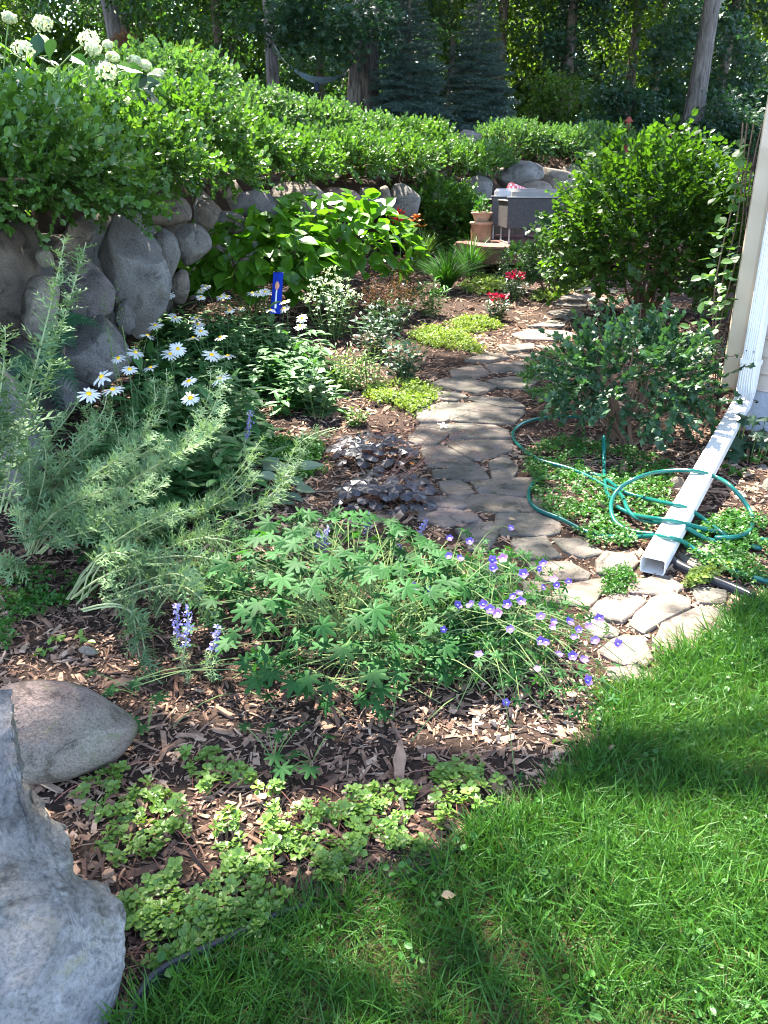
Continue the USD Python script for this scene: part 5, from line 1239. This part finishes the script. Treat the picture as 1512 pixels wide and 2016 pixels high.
woodchip((205, 1725), (225, 1722), .008, 'grey stub of wood beside the blue-grey boulder')
def fallen(px, lb, tpl, size, lm, z=.04, nm='fallen_leaf'):
    p = gat(*px); p[2] += z; single(nm, place(tpl, p, norm([1, .2, .05]), norm([.1, -.2, 1]), size), lm, lb, 'leaf')
fallen((870, 848), 'bleached lobed oak leaf lying on the flagstones', palmate(5, 0, .25, .1), .055, 'white_petal')
fallen((805, 922), 'yellow fallen leaf beside the farther coral bells', OVATE, .04, 'orange_petal', .03)
fallen((1000, 1036), 'curled yellow leaf on the flagstone beside a violet flower', OVATE, .04, 'dry_leaf')
fallen((868, 1795), 'dry yellowish leaf standing in the lawn grass', OVATE, .035, 'dry_leaf', .05)
fallen((612, 1616), 'fallen violet petal on the front mulch, left of a pair', ROUND, .02, 'purple_petal', .025, 'fallen_petal')
fallen((662, 1616), 'fallen violet petal on the front mulch, right of a pair', ROUND, .022, 'purple_petal', .025, 'fallen_petal')
fallen((1470, 968), 'pale dried leaf on the mulch right of the downspout', palmate(5, 0, .3, .1), .04, 'dry_leaf', .02)

# blue garden flag
fb = at(548, 618, 7.75); t = thing('garden_flag', 'blue cloth garden flag with a white stripe and peach flower shape among the daisies', 'flag', gz(fb))
n_ = norm(np.array([-.35, -.9, .1])); xx = norm(np.cross([0, 0, 1], n_)); tl, bl = at(548, 536, 7.75), at(541, 618, 7.75)
def cloth(x0, x1, z0, z1, off, nx=8, nz=14, shape=None):
    v = []
    for i_ in range(nz + 1):
        for j_ in range(nx + 1):
            s_, r_ = i_ / nz, j_ / nx; x = x0 + (x1 - x0) * r_
            if shape: x = (x0 + x1) / 2 + (x - (x0 + x1) / 2) * shape(s_)
            z = z0 + (z1 - z0) * s_
            c_ = tl * (1 - z) + bl * z
            v.append(c_ + xx * x + n_ * (off + .012 * math.sin(x * 45 + z * 3) * (.4 + z)))
    f = [(i_ * (nx + 1) + j_, i_ * (nx + 1) + j_ + 1, (i_ + 1) * (nx + 1) + j_ + 1) for i_ in range(nz) for j_ in range(nx)] + [(i_ * (nx + 1) + j_, (i_ + 1) * (nx + 1) + j_ + 1, (i_ + 1) * (nx + 1) + j_) for i_ in range(nz) for j_ in range(nx)]
    v = np.array(v); k = len(v); f = np.array(f)
    return np.vstack([v, v - n_ * .002]), np.vstack([f[:, ::-1], f + k])
part('cloth', cloth(-.055, .055, 0, 1, 0), 'flag_blue', t)
part('white_stripe', cloth(-.002, .012, .42, .86, .003, 2, 12), 'flag_white', t)
part('peach_shape', cloth(-.022, .028, .22, .42, .003, 6, 10, lambda s_: max(.05, math.sin(math.pi * min(1, s_ * .8 + .12)))), 'flag_peach', t)
part('pole', tube(np.array([gz(fb) - n_ * .01, tl - n_ * .01 + [0, 0, .02]]), .004, 8), 'black_plastic', t)
part('crossbar', tube(np.array([tl - xx * .06 - n_ * .004, tl + xx * .06 - n_ * .004]), .003, 8), 'black_plastic', t)
rf = at(785, 427, 11.6); t = thing('scarlet_flower', 'scarlet many-petalled flower standing against the grey wall slab', 'flower', gz(rf)); ms = []
k = 34; d = norm(np.c_[R.normal(size=(k, 1)), -np.abs(R.normal(size=(k, 1))) * .8, R.normal(size=(k, 1)) * 1.2])
part('petals', place(LANCE, np.tile(rf, (k, 1)) + d * .03, d, upnoise(k, 1), .12 * R.uniform(.7, 1.1, k)), 'scarlet_petal', t)
part('flower_centre', (lambda m: (np.array(m.vertices) * .035 + rf, np.array(m.faces)))(trimesh.creation.icosphere(2, 1)), 'orange_petal', t)
part('stem', tube(stem_line(gz(rf), rf, .03, 7, (1, 0, 0)), .005, 5), 'green_stem', t)

# ------------------------------------------------------------------ deck, pots, chairs
ZD = .72
dp = [atz(897, 477, ZD), atz(957, 486, ZD), atz(1068, 488, ZD)]
DECK = Polygon([tuple(dp[0][:2]), tuple(dp[1][:2]), tuple(dp[2][:2]), (5.2, dp[2][1] + .1), (5.2, 14.9), (1.9, 14.9), (dp[0][0] + .1, 13.4)])
dk = thing('deck', 'low reddish wooden deck at the end of the path', 'deck', (2.5, 13, 0))
y = dp[2][1] - .05
while y < 14.9:
    g = DECK.intersection(shapely.box(0, y + .003, 8, y + .137))
    for gg in getattr(g, 'geoms', [g]):
        if gg.area > .003:
            m = trimesh.creation.extrude_polygon(gg, .03, engine='earcut'); m.apply_translation([0, 0, ZD - .03]); part('deck_board', (np.array(m.vertices), np.array(m.faces)), 'deck_wood', dk)
    y += .14
ring = [np.array(p) for p in DECK.exterior.coords][:-1]
for a_, b_ in ((dp[0][:2], dp[1][:2]), (dp[1][:2], dp[2][:2]), (dp[2][:2], np.array([5.2, dp[2][1] + .1])), (dp[0][:2], np.array([dp[0][0] + .1, 13.4]))):
    d_ = norm(b_ - a_); n2 = np.array([d_[1], -d_[0]]); c_ = (a_ + b_) / 2 - n2 * .016
    part('fascia', box(P3(c_, ZD - .135), (np.linalg.norm(b_ - a_) / 2, .016, .1), np.stack([np.r_[d_, 0], np.r_[n2, 0], [0, 0, 1]], 1), .004), 'deck_fascia', dk)
for px in (1.45, 2.4, 3.4): part('deck_post', box((px, 12.6, ZD - .3), (.05, .05, .27)), 'deck_fascia', dk)
st0 = gat(1125, 552); part('step', box((st0[0] + .55, st0[1] + .2, float(hz(st0[0], st0[1])) + .05), (.55, .16, .06), None, .008), 'deck_fascia', dk)
pc = atz(948, 476, ZD); pc = np.array([pc[0], pc[1] + .12, ZD])
t = thing('woven_planter', 'upturned woven-textured brown pot on the corner of the deck', 'pot', pc)
prof = [(.145, 0), (.15, .006)]
for k in range(16): z = .012 + k * .0145; r_ = .15 + .012 * k / 16; prof += [(r_ + .003, z + .004), (r_, z + .011)]
part('pot_body', lathe(prof + [(.163, .25), (.12, .25), (.0, .249)], 36, pc), 'woven_pot', t, smooth=30)
part('pot_rim', lathe([(.158, .25), (.178, .252), (.182, .262), (.182, .278), (.174, .288), (.15, .29), (.0, .288)], 36, pc), 'terracotta', t, smooth=30)
pb = pc + [0, 0, .289]
t = thing('terracotta_bowl', 'terracotta bowl standing on the woven pot', 'pot', pb)
part('bowl_body', lathe([(0, .001), (.095, .001), (.1, .006), (.125, .05), (.15, .115), (.152, .12), (.135, .118), (.0, .1)], 36, pb), 'terracotta', t, smooth=30)
part('bowl_rim', lathe([(.15, .113), (.166, .115), (.17, .124), (.168, .135), (.158, .138), (.142, .134), (.138, .1)], 36, pb), 'terracotta', t, smooth=30)
c = pb + [0, 0, .2]
t = thing('potted_basil', 'small leafy green plant growing in the terracotta bowl', 'plant', pb + [0, 0, .1])
P, D = shrub_points(c, (.11, .11, .16), 120, .4, .6, -.6)
part('foliage', place(OVATE, P, D, upnoise(len(P), .5), .055 * R.uniform(.7, 1.2, len(P))), 'cover_leaf', t)
part('stems', cat([tube(stem_line(pb + [0, 0, .1], P[k], .05, 5), .003, 4, False) for k in range(0, 60, 4)]), 'green_stem', t)
def chair(lb, origin, rz, cush, pill=None):
    """origin: middle of the back, on the deck; the chair faces its own +y"""
    ca, sa = math.cos(rz), math.sin(rz); A = np.array([[ca, -sa, 0], [sa, ca, 0], [0, 0, 1.0]])
    t = thing('deck_chair', lb, 'armchair', origin); q = lambda x, y, z: origin + A @ np.array([x, y, z])
    part('back_panel', box(q(0, .02, .43), (.41, .02, .21), A, .008), 'wicker_grey', t)
    for s_ in (-1, 1):
        part('arm_panel', box(q(s_ * .39, .4, .405), (.02, .36, .185), A, .008), 'wicker_grey', t)
        part('arm_cap', box(q(s_ * .39, .4, .6), (.035, .37, .008), A, .003), 'frame_metal', t)
        fr = [q(s_ * .36, .06, .22), q(s_ * .36, .06, .012), q(s_ * .36, .72, .012), q(s_ * .36, .72, .22)]
        for a_, b_ in zip(fr[:-1], fr[1:]): part('leg', tube(np.array([a_, b_]), .013, 6), 'frame_metal', t)
    part('back_cap', box(q(0, .02, .648), (.42, .03, .008), A, .003), 'frame_metal', t)
    part('seat_base', box(q(0, .4, .24), (.37, .36, .02), A, .006), 'wicker_grey', t)
    part('seat_cushion', box(q(0, .42, .335), (.36, .34, .075), A, .03), cush, t)
    part('back_cushion', box(q(0, .13, .56), (.345, .085, .2), A, .04), cush, t)
    if pill is not None: single('throw_pillow', box(q(pill, .27, .66), (.19, .05, .15), A @ np.array([[.94, 0, .34], [0, 1, 0], [-.34, 0, .94]]), .035), 'pillow_print', 'pink and white printed pillow in the farther deck chair', 'pillow')
o1 = atz(1040, 470, ZD); o2 = atz(1003, 466, ZD)
chair('nearer grey woven deck armchair, its back to the path', np.array([2.22, 12.4, ZD]), 0.05, 'cushion_grey')
chair('farther grey woven deck armchair behind the nearer one, with a printed pillow', np.array([2.12, 13.5, ZD]), .12, 'cushion_light', .05)

# ------------------------------------------------------------------ woodland: trunks, crowns, spruces
CL = {m: [(cluster(OVATE if m != 'tree_leaf_blue' else MAPLE, 70, .5, .125 if m != 'tree_leaf_blue' else .085), m) for _ in range(3)] for m in ('tree_leaf', 'tree_leaf_light', 'tree_leaf_blue')}
def crown(parent, P, m, scale=(.8, 1.3)):
    n = len(P)
    q = Rotation.from_euler('zxy', np.c_[R.uniform(0, 6.28, n), R.normal(size=(n, 2)) * .25]).as_quat()
    instancer('crown', parent, CL[m], P, q, R.uniform(*scale, n), R.integers(0, 3, n))
def trunk_mesh(a, b_, r0, r1, sides=14, flare=1.35, wob=.04):
    n = 14; s_ = np.linspace(0, 1, n); ln = a + (b_ - a) * s_[:, None] + np.c_[np.sin(s_ * 7 + a[0]), np.cos(s_ * 6 + a[1]), np.zeros(n)] * wob * s_[:, None]
    r = r0 + (r1 - r0) * s_; r[0] *= flare; r[1] *= 1 + (flare - 1) * .3
    return tube(ln, r, sides), ln
TREES = []
def big_tree(lb, px0, px1, Y, r, bm, height, nm='tree'):
    a, b_ = at(*px0, Y), at(*px1, Y); d_ = (b_ - a) / (b_[2] - a[2]); g = float(hz(a[0], a[1])) - .1
    a = a + d_ * (g - a[2]); e = a + d_ * height
    t = thing(nm, lb, 'tree', a); m, ln = trunk_mesh(a, e, r, r * .45); part('trunk', m, bm, t, smooth=True)
    TREES.append(dict(path=t, xy=np.array(a[:2]), ln=ln, r=r, bm=bm, P=[])); return TREES[-1]
T1 = big_tree('tree with a dark straight trunk at the upper left, behind the white hydrangea', (232, 95), (212, 0), 19, .17, 'grey_bark', 13)
T2 = big_tree('tree with a slim pale grey trunk that holds the left end of the hammock', (540, 195), (528, 0), 21.5, .15, 'grey_bark', 14)
T3 = big_tree('tree with the thickest, dark furrowed trunk in the middle, right end of the hammock', (713, 225), (722, 0), 20.5, .33, 'dark_bark', 15)
T4 = big_tree('tree with a leaning grey trunk at the upper right', (1368, 210), (1402, 0), 20, .2, 'grey_bark', 14)
a = np.array([-7.6, 6.5, 3.0]); t = thing('tree', 'tall tree on the slope whose crown shades the lawn from the left', 'tree', a); m, ln = trunk_mesh(a, a + [.4, .3, 13], .26, .12); part('trunk', m, 'brown_bark', t, smooth=True)
TREES.append(dict(path=t, xy=a[:2], ln=ln, r=.26, bm='brown_bark', P=[]))
a = np.array([-8.5, 13, 3.0]); t = thing('tree', 'tall tree on the slope whose crown shades the flower bed from the left', 'tree', a); m, ln = trunk_mesh(a, a + [.6, -.3, 14], .28, .12); part('trunk', m, 'brown_bark', t, smooth=True)
TREES.append(dict(path=t, xy=a[:2], ln=ln, r=.28, bm='brown_bark', P=[]))
# the high canopy: clumps of leaves with gaps where the photograph shows sun on the garden
LIT = [  # picture point, distance (None = on the ground), radius of the gap
 (380, 270, 8.2, .6), (415, 315, 8.0, .6), (385, 300, 7.8, .6), (355, 240, 8.6, .3), (470, 300, 9.4, .25), (560, 250, 11.5, .5), (660, 270, 12.5, .5), (760, 290, 13.3, .45), (860, 290, 14.6, .4), (490, 215, 12.0, .4), (1000, 270, 17, .5), (1090, 270, 17.4, .5),
 (60, 75, 6.4, .18), (180, 85, 6.5, .18), (440, 130, 9, .2), (300, 160, 7.2, .2),
 (530, 430, 8.7, .28), (600, 450, 9, .4), (690, 430, 9.6, .45), (660, 500, 9.2, .2), (460, 520, 8.2, .15),
 (640, 580, 7.9, .3), (600, 690, None, .22), (660, 690, None, .16), (540, 690, None, .14), (690, 725, 6.0, .2), (640, 745, 5.9, .18), (780, 790, None, .2), (825, 830, None, .14), (760, 840, None, .16), (900, 818, None, .08), (700, 725, None, .15), (700, 850, None, .14),
 (890, 670, None, .3), (930, 680, None, .2), (1000, 670, None, .15), (1130, 660, None, .2), (1090, 640, None, .15), (1150, 590, None, .3), (1080, 570, None, .3), (830, 500, 10.2, .3), (880, 540, 9.8, .3), (850, 600, 8.9, .2), (940, 610, None, .25), (720, 600, None, .2), (810, 530, None, .25), (1010, 610, None, .18),
  (870, 390, 14.0, .75), (830, 400, 13.9, .5), (980, 540, None, .3),
 (1200, 300, 9.3, .35), (1290, 300, 9.2, .4), (1390, 290, 9.2, .3), (1120, 330, 9.2, .25), (1420, 330, 7, .2), (1425, 510, 5.35, .1), (1405, 610, 5.35, .12),
 (1405, 880, 4.4, .1), (1375, 940, 4.0, .17), (1345, 1000, 3.7, .17), (1315, 1055, 3.4, .16), (1290, 1095, 3.15, .12), (1250, 980, None, .15), (1180, 960, None, .14),
 (1000, 1310, 2.35, .2), (1080, 1280, 2.4, .18), (930, 1330, 2.3, .14), (880, 1260, 2.4, .13), (700, 1260, 2.4, .1), (470, 1180, 2.6, .08), (500, 1270, 2.4, .09), (1040, 1200, 2.6, .14),
 (1100, 1480, None, .11), (1130, 1500, None, .1), (1185, 1545, None, .15), (1160, 1600, None, .1), (1230, 1640, None, .09), (1380, 1620, None, .1), (1400, 1590, None, .09), (1490, 1440, None, .14), (1500, 1500, None, .14), (1480, 1400, None, .1), (1300, 1380, None, .12),
 (740, 1505, None, .07), (790, 1500, None, .05), (840, 1530, None, .06), (470, 1395, None, .08), (560, 1400, None, .07),
 (1400, 980, None, .14)]
LQ = np.array([at(x, y, Y) if Y else gat(x, y) for x, y, Y, r in LIT]); LR = np.array([q[3] for q in LIT])
gx, gy = np.meshgrid(np.arange(-8, 8.5, .5), np.arange(-3.5, 19, .5))
G = np.c_[gx.ravel(), gy.ravel()]
P = []
for layer in range(3):
    g = G + R.normal(size=G.shape) * .2; hh = R.uniform(8.5, 13.5, len(g)); 
    P.append(np.c_[g, np.full(len(g), .5)] + SUN * ((hh - .5) / SUN[2])[:, None])
P = np.vstack(P)
rel = P[:, None] - LQ[None]; along = rel @ SUN
perp = np.linalg.norm(rel - along[..., None] * SUN, axis=-1)
keep = ~((perp < LR + .36) & (along > 0)).any(1)
SOFT = [(450, 290, 9.2, 1.0, .3), (560, 270, 11.5, 1.1, .3), (680, 280, 12.5, 1.1, .3), (800, 290, 14, 1.1, .35), (920, 290, 15.5, 1.0, .4), (1040, 270, 17.2, 1.2, .35), (520, 215, 12.5, 1.0, .35), (330, 240, 8, .8, .45), (180, 300, 6.5, .8, .6), (60, 250, 6, .7, .6),
        (1350, 1480, None, .5, .45), (1150, 1750, None, .4, .6), (1400, 1800, None, .4, .6), (1250, 1600, None, .3, .6), (1430, 1600, None, .4, .5), (1000, 1300, 2.4, .35, .6)   , (700, 650, None, .9, .55), (950, 610, None, .8, .6), (1250, 290, 9.2, 1.0, .45), (600, 470, 9.2, .9, .45), (400, 1450, None, .4, .7)]
for x, y, Y_, r_, pk in SOFT:
    c_ = at(x, y, Y_) if Y_ else gat(x, y); rl = P - c_; al = rl @ SUN; pe = np.linalg.norm(rl - al[:, None] * SUN, axis=1)
    keep &= ~((pe < r_ + .3) & (R.random(len(P)) > pk))
el = np.degrees(np.arctan2(P[:, 2] - EYE, np.hypot(P[:, 0], P[:, 1])))
keep &= (el > 15)
P = P[keep]
txy = np.array([q['xy'] for q in TREES])
own = np.argmin(np.linalg.norm(P[:, None, :2] - txy[None], axis=-1) * np.array([1.1, 1, .85, 1, .9, .85]), axis=1)
for k, T in enumerate(TREES): T['P'] = P[own == k]
# low branches of the thick-trunked tree and its neighbours that hang into the picture
def hang(T, pxs, Y, n, spread):
    for (px, py) in pxs:
        c_ = at(px, py, Y); T['P'] = np.vstack([T['P'], c_ + R.normal(size=(n, 3)) * spread])
hang(T3, [(560, 20), (620, 40), (680, 55), (600, -10), (740, 60), (650, 90), (570, 60), (700, 20)], 18.8, 5, [.35, .5, .25])
hang(T4, [(1300, 90), (1340, 40), (1440, 60), (1470, 120), (1440, 180), (1480, 220), (1380, 240), (1300, 180)], 21.8, 6, [.4, .5, .35])
hang(T1, [(120, -10), (300, 0), (180, -30), (330, 20)], 18, 4, [.5, .6, .3])
for k, T in enumerate(TREES):
    if len(T['P']) == 0: continue
    crown(T['path'], T['P'], ['tree_leaf', 'tree_leaf', 'tree_leaf_blue', 'tree_leaf_blue', 'tree_leaf', 'tree_leaf'][k], (.85, 1.25))
    ms, Q = [], T['P'][T['P'][:, 2] > 7.5]
    for i_ in R.choice(len(Q), min(16, len(Q)), replace=False):
        e = Q[i_]; j_ = int(np.clip(np.searchsorted(T['ln'][:, 2], e[2] - .35 * np.linalg.norm(e[:2] - T['xy'])), 4, 12)); s0 = T['ln'][j_]
        ms.append(tube(stem_line(s0, e, .06, 9), np.linspace(T['r'] * .38, .015, 9), 6))
    part('limbs', cat(ms), T['bm'], T['path'])
def wood_tree(lb, x, y, r, hgt, rad, n, m, bm='brown_bark', c0=.55, nm='woodland_tree', grp=None, trunk=True):
    a = gz((x, y), -.1); t = thing(nm, lb, 'tree', a, grp); mm, ln = trunk_mesh(a, a + [R.normal() * .3, 0, hgt], r, r * .3, 9); part('trunk', mm, bm, t, smooth=True)
    d_ = rdir(n); P = a + [0, 0, hgt * c0] + d_ * (R.uniform(.15, 1, n) ** .5)[:, None] * np.array([*rad[:2], rad[2]]) * (.75 + .5 * meshkit.fbm(d_ * 1.8 + x, 2, 3))[:, None]
    P = P[P[:, 2] > a[2] + .3]; crown(t, P, m, (.8, 1.25))
    ms = [tube(stem_line(ln[min(12, 4 + k)], P[R.integers(len(P))], .08, 7), np.linspace(r * .35, .01, 7), 5) for k in range(9)]; part('limbs', cat(ms), bm, t)
WT = [(-10.5, 24, 'dark green tree at the upper left corner, behind the dark straight trunk', 'tree_leaf'), (-7.4, 26, 'leafy tree between the two left trunks', 'tree_leaf'), (-4.6, 25.5, 'tree behind the slim pale trunk', 'tree_leaf'), (-1.9, 26, 'shadowy tree behind the hammock', 'tree_leaf'), (.6, 26.5, 'tree behind the thick dark trunk', 'tree_leaf_blue'),
      (3.2, 25.5, 'tree rising behind the right spruce', 'tree_leaf_light'), (5.0, 24.5, 'bluish drooping tree right of the spruces', 'tree_leaf_blue'), (7.0, 25.5, 'bright leafy tree left of the leaning trunk', 'tree_leaf_light'), (9.2, 24.5, 'bluish leafy tree behind the leaning trunk', 'tree_leaf_blue'), (11.4, 26, 'yellow-green tree at the upper right corner', 'tree_leaf_light'),
      (-13, 30, 'far tree at the left end of the wood', 'tree_leaf_light'), (-9, 32, 'far sunlit tree seen left of the slim trunk', 'tree_leaf_light'), (-5.2, 32, 'far sunlit tree seen right of the slim trunk', 'tree_leaf_light'), (-1.4, 33, 'far tree seen over the hammock', 'tree_leaf_light'), (2.4, 33, 'far tree seen between the spruces', 'tree_leaf_light'), (6.2, 32, 'far sunlit tree seen right of the spruces', 'tree_leaf_light'), (10, 33, 'far tree behind the leaning trunk', 'tree_leaf_light'), (14, 32, 'far tree at the right end of the wood', 'tree_leaf_light')]
for k, (x, y, lb, m) in enumerate(WT):
    wood_tree(lb, x, y, .12 + .06 * R.random(), 9 + 2 * R.random(), (1.9, 1.6, 4.6), 190 if y < 28 else 150, m)
for x, y, lb in [(-6.2, 21.8, 'low bush at the wood edge left of the slim trunk'), (-2.4, 23, 'low bush in deep shade under the hammock'), (5.6, 20.6, 'dark low bush right of the spruces'), (7.6, 19.6, 'dark bush at the foot of the leaning trunk'), (9.3, 20.5, 'bushy sapling at the right behind the big shrub'), (4.4, 22.5, 'pale-leaved sapling behind the dark low bush')]:
    a = gz((x, y)); t = thing('wood_bush', lb, 'bush', a); n = 42; d_ = rdir(n, .3); d_[:, 2] = np.abs(d_[:, 2]); P = a + d_ * R.uniform(.3, 1, n)[:, None] * np.array([1.1, .8, 1.5])
    crown(t, P, 'tree_leaf_light' if 'pale' in lb else 'tree_leaf_blue' if x > 5 else 'tree_leaf', (.6, 1.0)); part('stems', cat([tube(stem_line(a, P[k], .1, 5), .015, 4) for k in range(8)]), 'brown_bark', t)
n = 4200; P = np.c_[R.uniform(-30, 30, n), R.uniform(37, 47, n), np.zeros(n)]; P[:, 2] = hz(P[:, 0], P[:, 1]) + R.uniform(0, 1, n) ** 1.25 * 15
q = Rotation.from_euler('zx', np.c_[R.uniform(0, 6.28, n), R.normal(size=n) * .3]).as_quat()
instancer('far_wood', '/World', CL['tree_leaf_light'], P, q, R.uniform(1.6, 3.0, n), R.integers(0, 3, n), 'stuff', 'far-off wood closing the view behind the garden', 'wood')
# spruces
def bough(L=1.0):
    P, D, S, ms = [], [], [], []
    main = np.stack([np.zeros(9), np.linspace(0, L, 9), -.12 * np.linspace(0, 1, 9) ** 2 + .1 * np.linspace(0, 1, 9) ** 6], 1); ms.append(tube(main, np.linspace(.014, .003, 9), 3, False))
    def needles(ln, k):
        i_ = R.integers(0, len(ln) - 1, k); f_ = R.random(k)[:, None]; p = ln[i_] * (1 - f_) + ln[i_ + 1] * f_; t_ = norm(ln[-1] - ln[0]); P.append(p); D.append(norm(t_ + rdir(k) * 1.0)); S.append(R.uniform(.05, .085, k))
    needles(main[3:], 50)
    for q_ in range(7):
        s_ = .2 + .75 * q_ / 7
        for sg in (-1, 1):
            a_ = np.array([0, L * s_, -.12 * s_ ** 2]); l = .42 * L * (1.05 - s_) + .08; e = a_ + l * norm(np.array([sg * .85, .6, R.normal() * .12])); ln = np.stack([a_, (a_ + e) / 2 + [0, 0, .01], e]); ms.append(tube(ln, .004, 3, False)); needles(ln, int(28 + 60 * l))
    return cat([place((np.array([[-.07, 0, 0], [.07, 0, 0], [0, 1, 0]]), np.array([[0, 1, 2]])), np.vstack(P), np.vstack(D), upnoise(sum(len(x) for x in P), 1), np.concatenate(S))] + ms)
BOUGH = [(bough(), 'spruce_needle') for _ in range(3)]
def spruce(lb, px, Y, hgt, rad):
    a = gz(at(*px, Y), -.05); t = thing('spruce', lb, 'spruce', a); m, ln = trunk_mesh(a, a + [0, 0, hgt], .07, .012, 8, wob=.01); part('trunk', m, 'brown_bark', t)
    n = 230; s_ = (np.arange(n) + .5) / n; s_ = 1 - np.sqrt(1 - s_ * .985); az = np.arange(n) * 2.4 + R.normal(size=n) * .2
    P = a + np.c_[np.zeros((n, 2)), .15 + s_ * (hgt - .2)]; L = rad * (1 - s_) * R.uniform(.8, 1.15, n) + .12
    D = np.c_[np.cos(az), np.sin(az), -.1 + .55 * s_ + R.normal(size=n) * .08]
    instancer('boughs', t, BOUGH, P, quats(D, np.tile([0, 0, 1.0], (n, 1))), L, R.integers(0, 3, n))
spruce('left blue-green spruce beside the thick dark trunk', (805, 235), 19.6, 3.5, 1.0)
spruce('right blue-green spruce, slimmer than the left one', (935, 240), 20.2, 3.6, .95)
# hammock, pedestal, rust post
hb = at(628, 160, 20.6); t = thing('hammock', 'blue-grey cloth hammock strung between two trunks', 'hammock', hb)
hp = [at(*p, 20.7) for p in ((573, 132), (592, 147), (612, 157), (628, 161), (645, 159), (662, 154), (678, 147))]; ln = spline(hp, 30); ms = []
s_ = np.linspace(0, 1, 30); wv = .03 + .15 * np.sin(np.pi * s_); v = []
for k in range(30):
    for q_ in np.linspace(-1, 1, 9): v.append(ln[k] + np.array([0, q_ * wv[k] * .9, wv[k] * (.75 * abs(q_) ** 1.6 - .3) + .008 * math.sin(q_ * 12)]))
v = np.array(v); f = np.array([(i_ * 9 + j_, i_ * 9 + j_ + 1, (i_ + 1) * 9 + j_ + 1) for i_ in range(29) for j_ in range(8)] + [(i_ * 9 + j_, (i_ + 1) * 9 + j_ + 1, (i_ + 1) * 9 + j_) for i_ in range(29) for j_ in range(8)])
part('cloth', (np.vstack([v, v - [0, 0, .006]]), np.vstack([f, f[:, ::-1] + len(v)])), 'hammock_cloth', t)
part('rope', tube(spline([at(541, 90, 21.3), at(556, 115, 21), hp[0]], 8), .008, 5), 'rope_tan', t); part('rope', tube(spline([hp[-1], at(690, 134, 20.65), at(703, 112, 20.5)], 8), .018, 5), 'rope_tan', t)
k0 = ln[14]; part('pouch', box(k0 + [0, -.13, -.12], (.05, .02, .09), None, .012), 'hammock_dark', t)
pc = at(386, 155, 13.2); g = gz(pc); t = thing('pedestal', 'grey wooden pedestal post on the slope under the orange flowers', 'pedestal', g); zt = at(386, 145, 13.2)[2]
part('post', box((pc[0], pc[1], (g[2] + zt) / 2 - .02), (.075, .075, (zt - g[2]) / 2), None, .008), 'post_grey', t); part('cap', box((pc[0], pc[1], zt + .03), (.1, .1, .045), None, .012), 'post_grey', t)
fp = at(368, 132, 13.25); t = thing('flower_pot', 'dark pot of orange flowers and spiky green leaves on the slope', 'flower pot', fp + [0, 0, -.16])
part('pot_body', lathe([(0, -.16), (.09, -.16), (.12, .06), (.13, .08), (.11, .08), (0, .06)], 20, fp), 'dark_granite', t, smooth=40)
P = fp + np.array([.03, -.05, .17]) + R.normal(size=(34, 3)) * [.075, .05, .05]; part('blossoms', place(FLORET, P, rdir(34), upnoise(34, .7), .035), 'orange_petal', t)
k = 60; part('foliage', place(LANCE, np.tile(fp + [-.03, 0, .08], (k, 1)) + R.normal(size=(k, 3)) * .03, norm(np.c_[R.normal(size=(k, 2)), np.abs(R.normal(size=k)) + .8]), upnoise(k, 1), .3 * R.uniform(.5, 1.1, k)), 'reed_leaf', t)
c = at(250, 95, 14.5); mound('barberry', 'small rust-red shrub at the foot of the dark straight trunk', 'shrub', tuple(c), (.2, .2, .14), 130, SPR(OVATE_S, 10, .1, .03, 'rust_flower'), base=gz(c), stems=5)
rp = at(1235, 258, 17.8); g = gz(rp); t = thing('rusty_post', 'rust-red post with a small pitched top behind the big shrub', 'post', g); zt = at(1235, 240, 17.8)[2]
part('post', box((rp[0], rp[1], (g[2] + zt) / 2), (.045, .045, max(.1, (zt - g[2]) / 2)), None, .006), 'rust_metal', t)
part('cap', (lambda m: (np.array(m.vertices), np.array(m.faces)))(trimesh.convex.convex_hull(np.array([[x * .08, y * .08, 0] for x in (-1, 1) for y in (-1, 1)] + [[0, -.08, .1], [0, .08, .1]]) + [rp[0], rp[1], zt])), 'rust_metal', t)
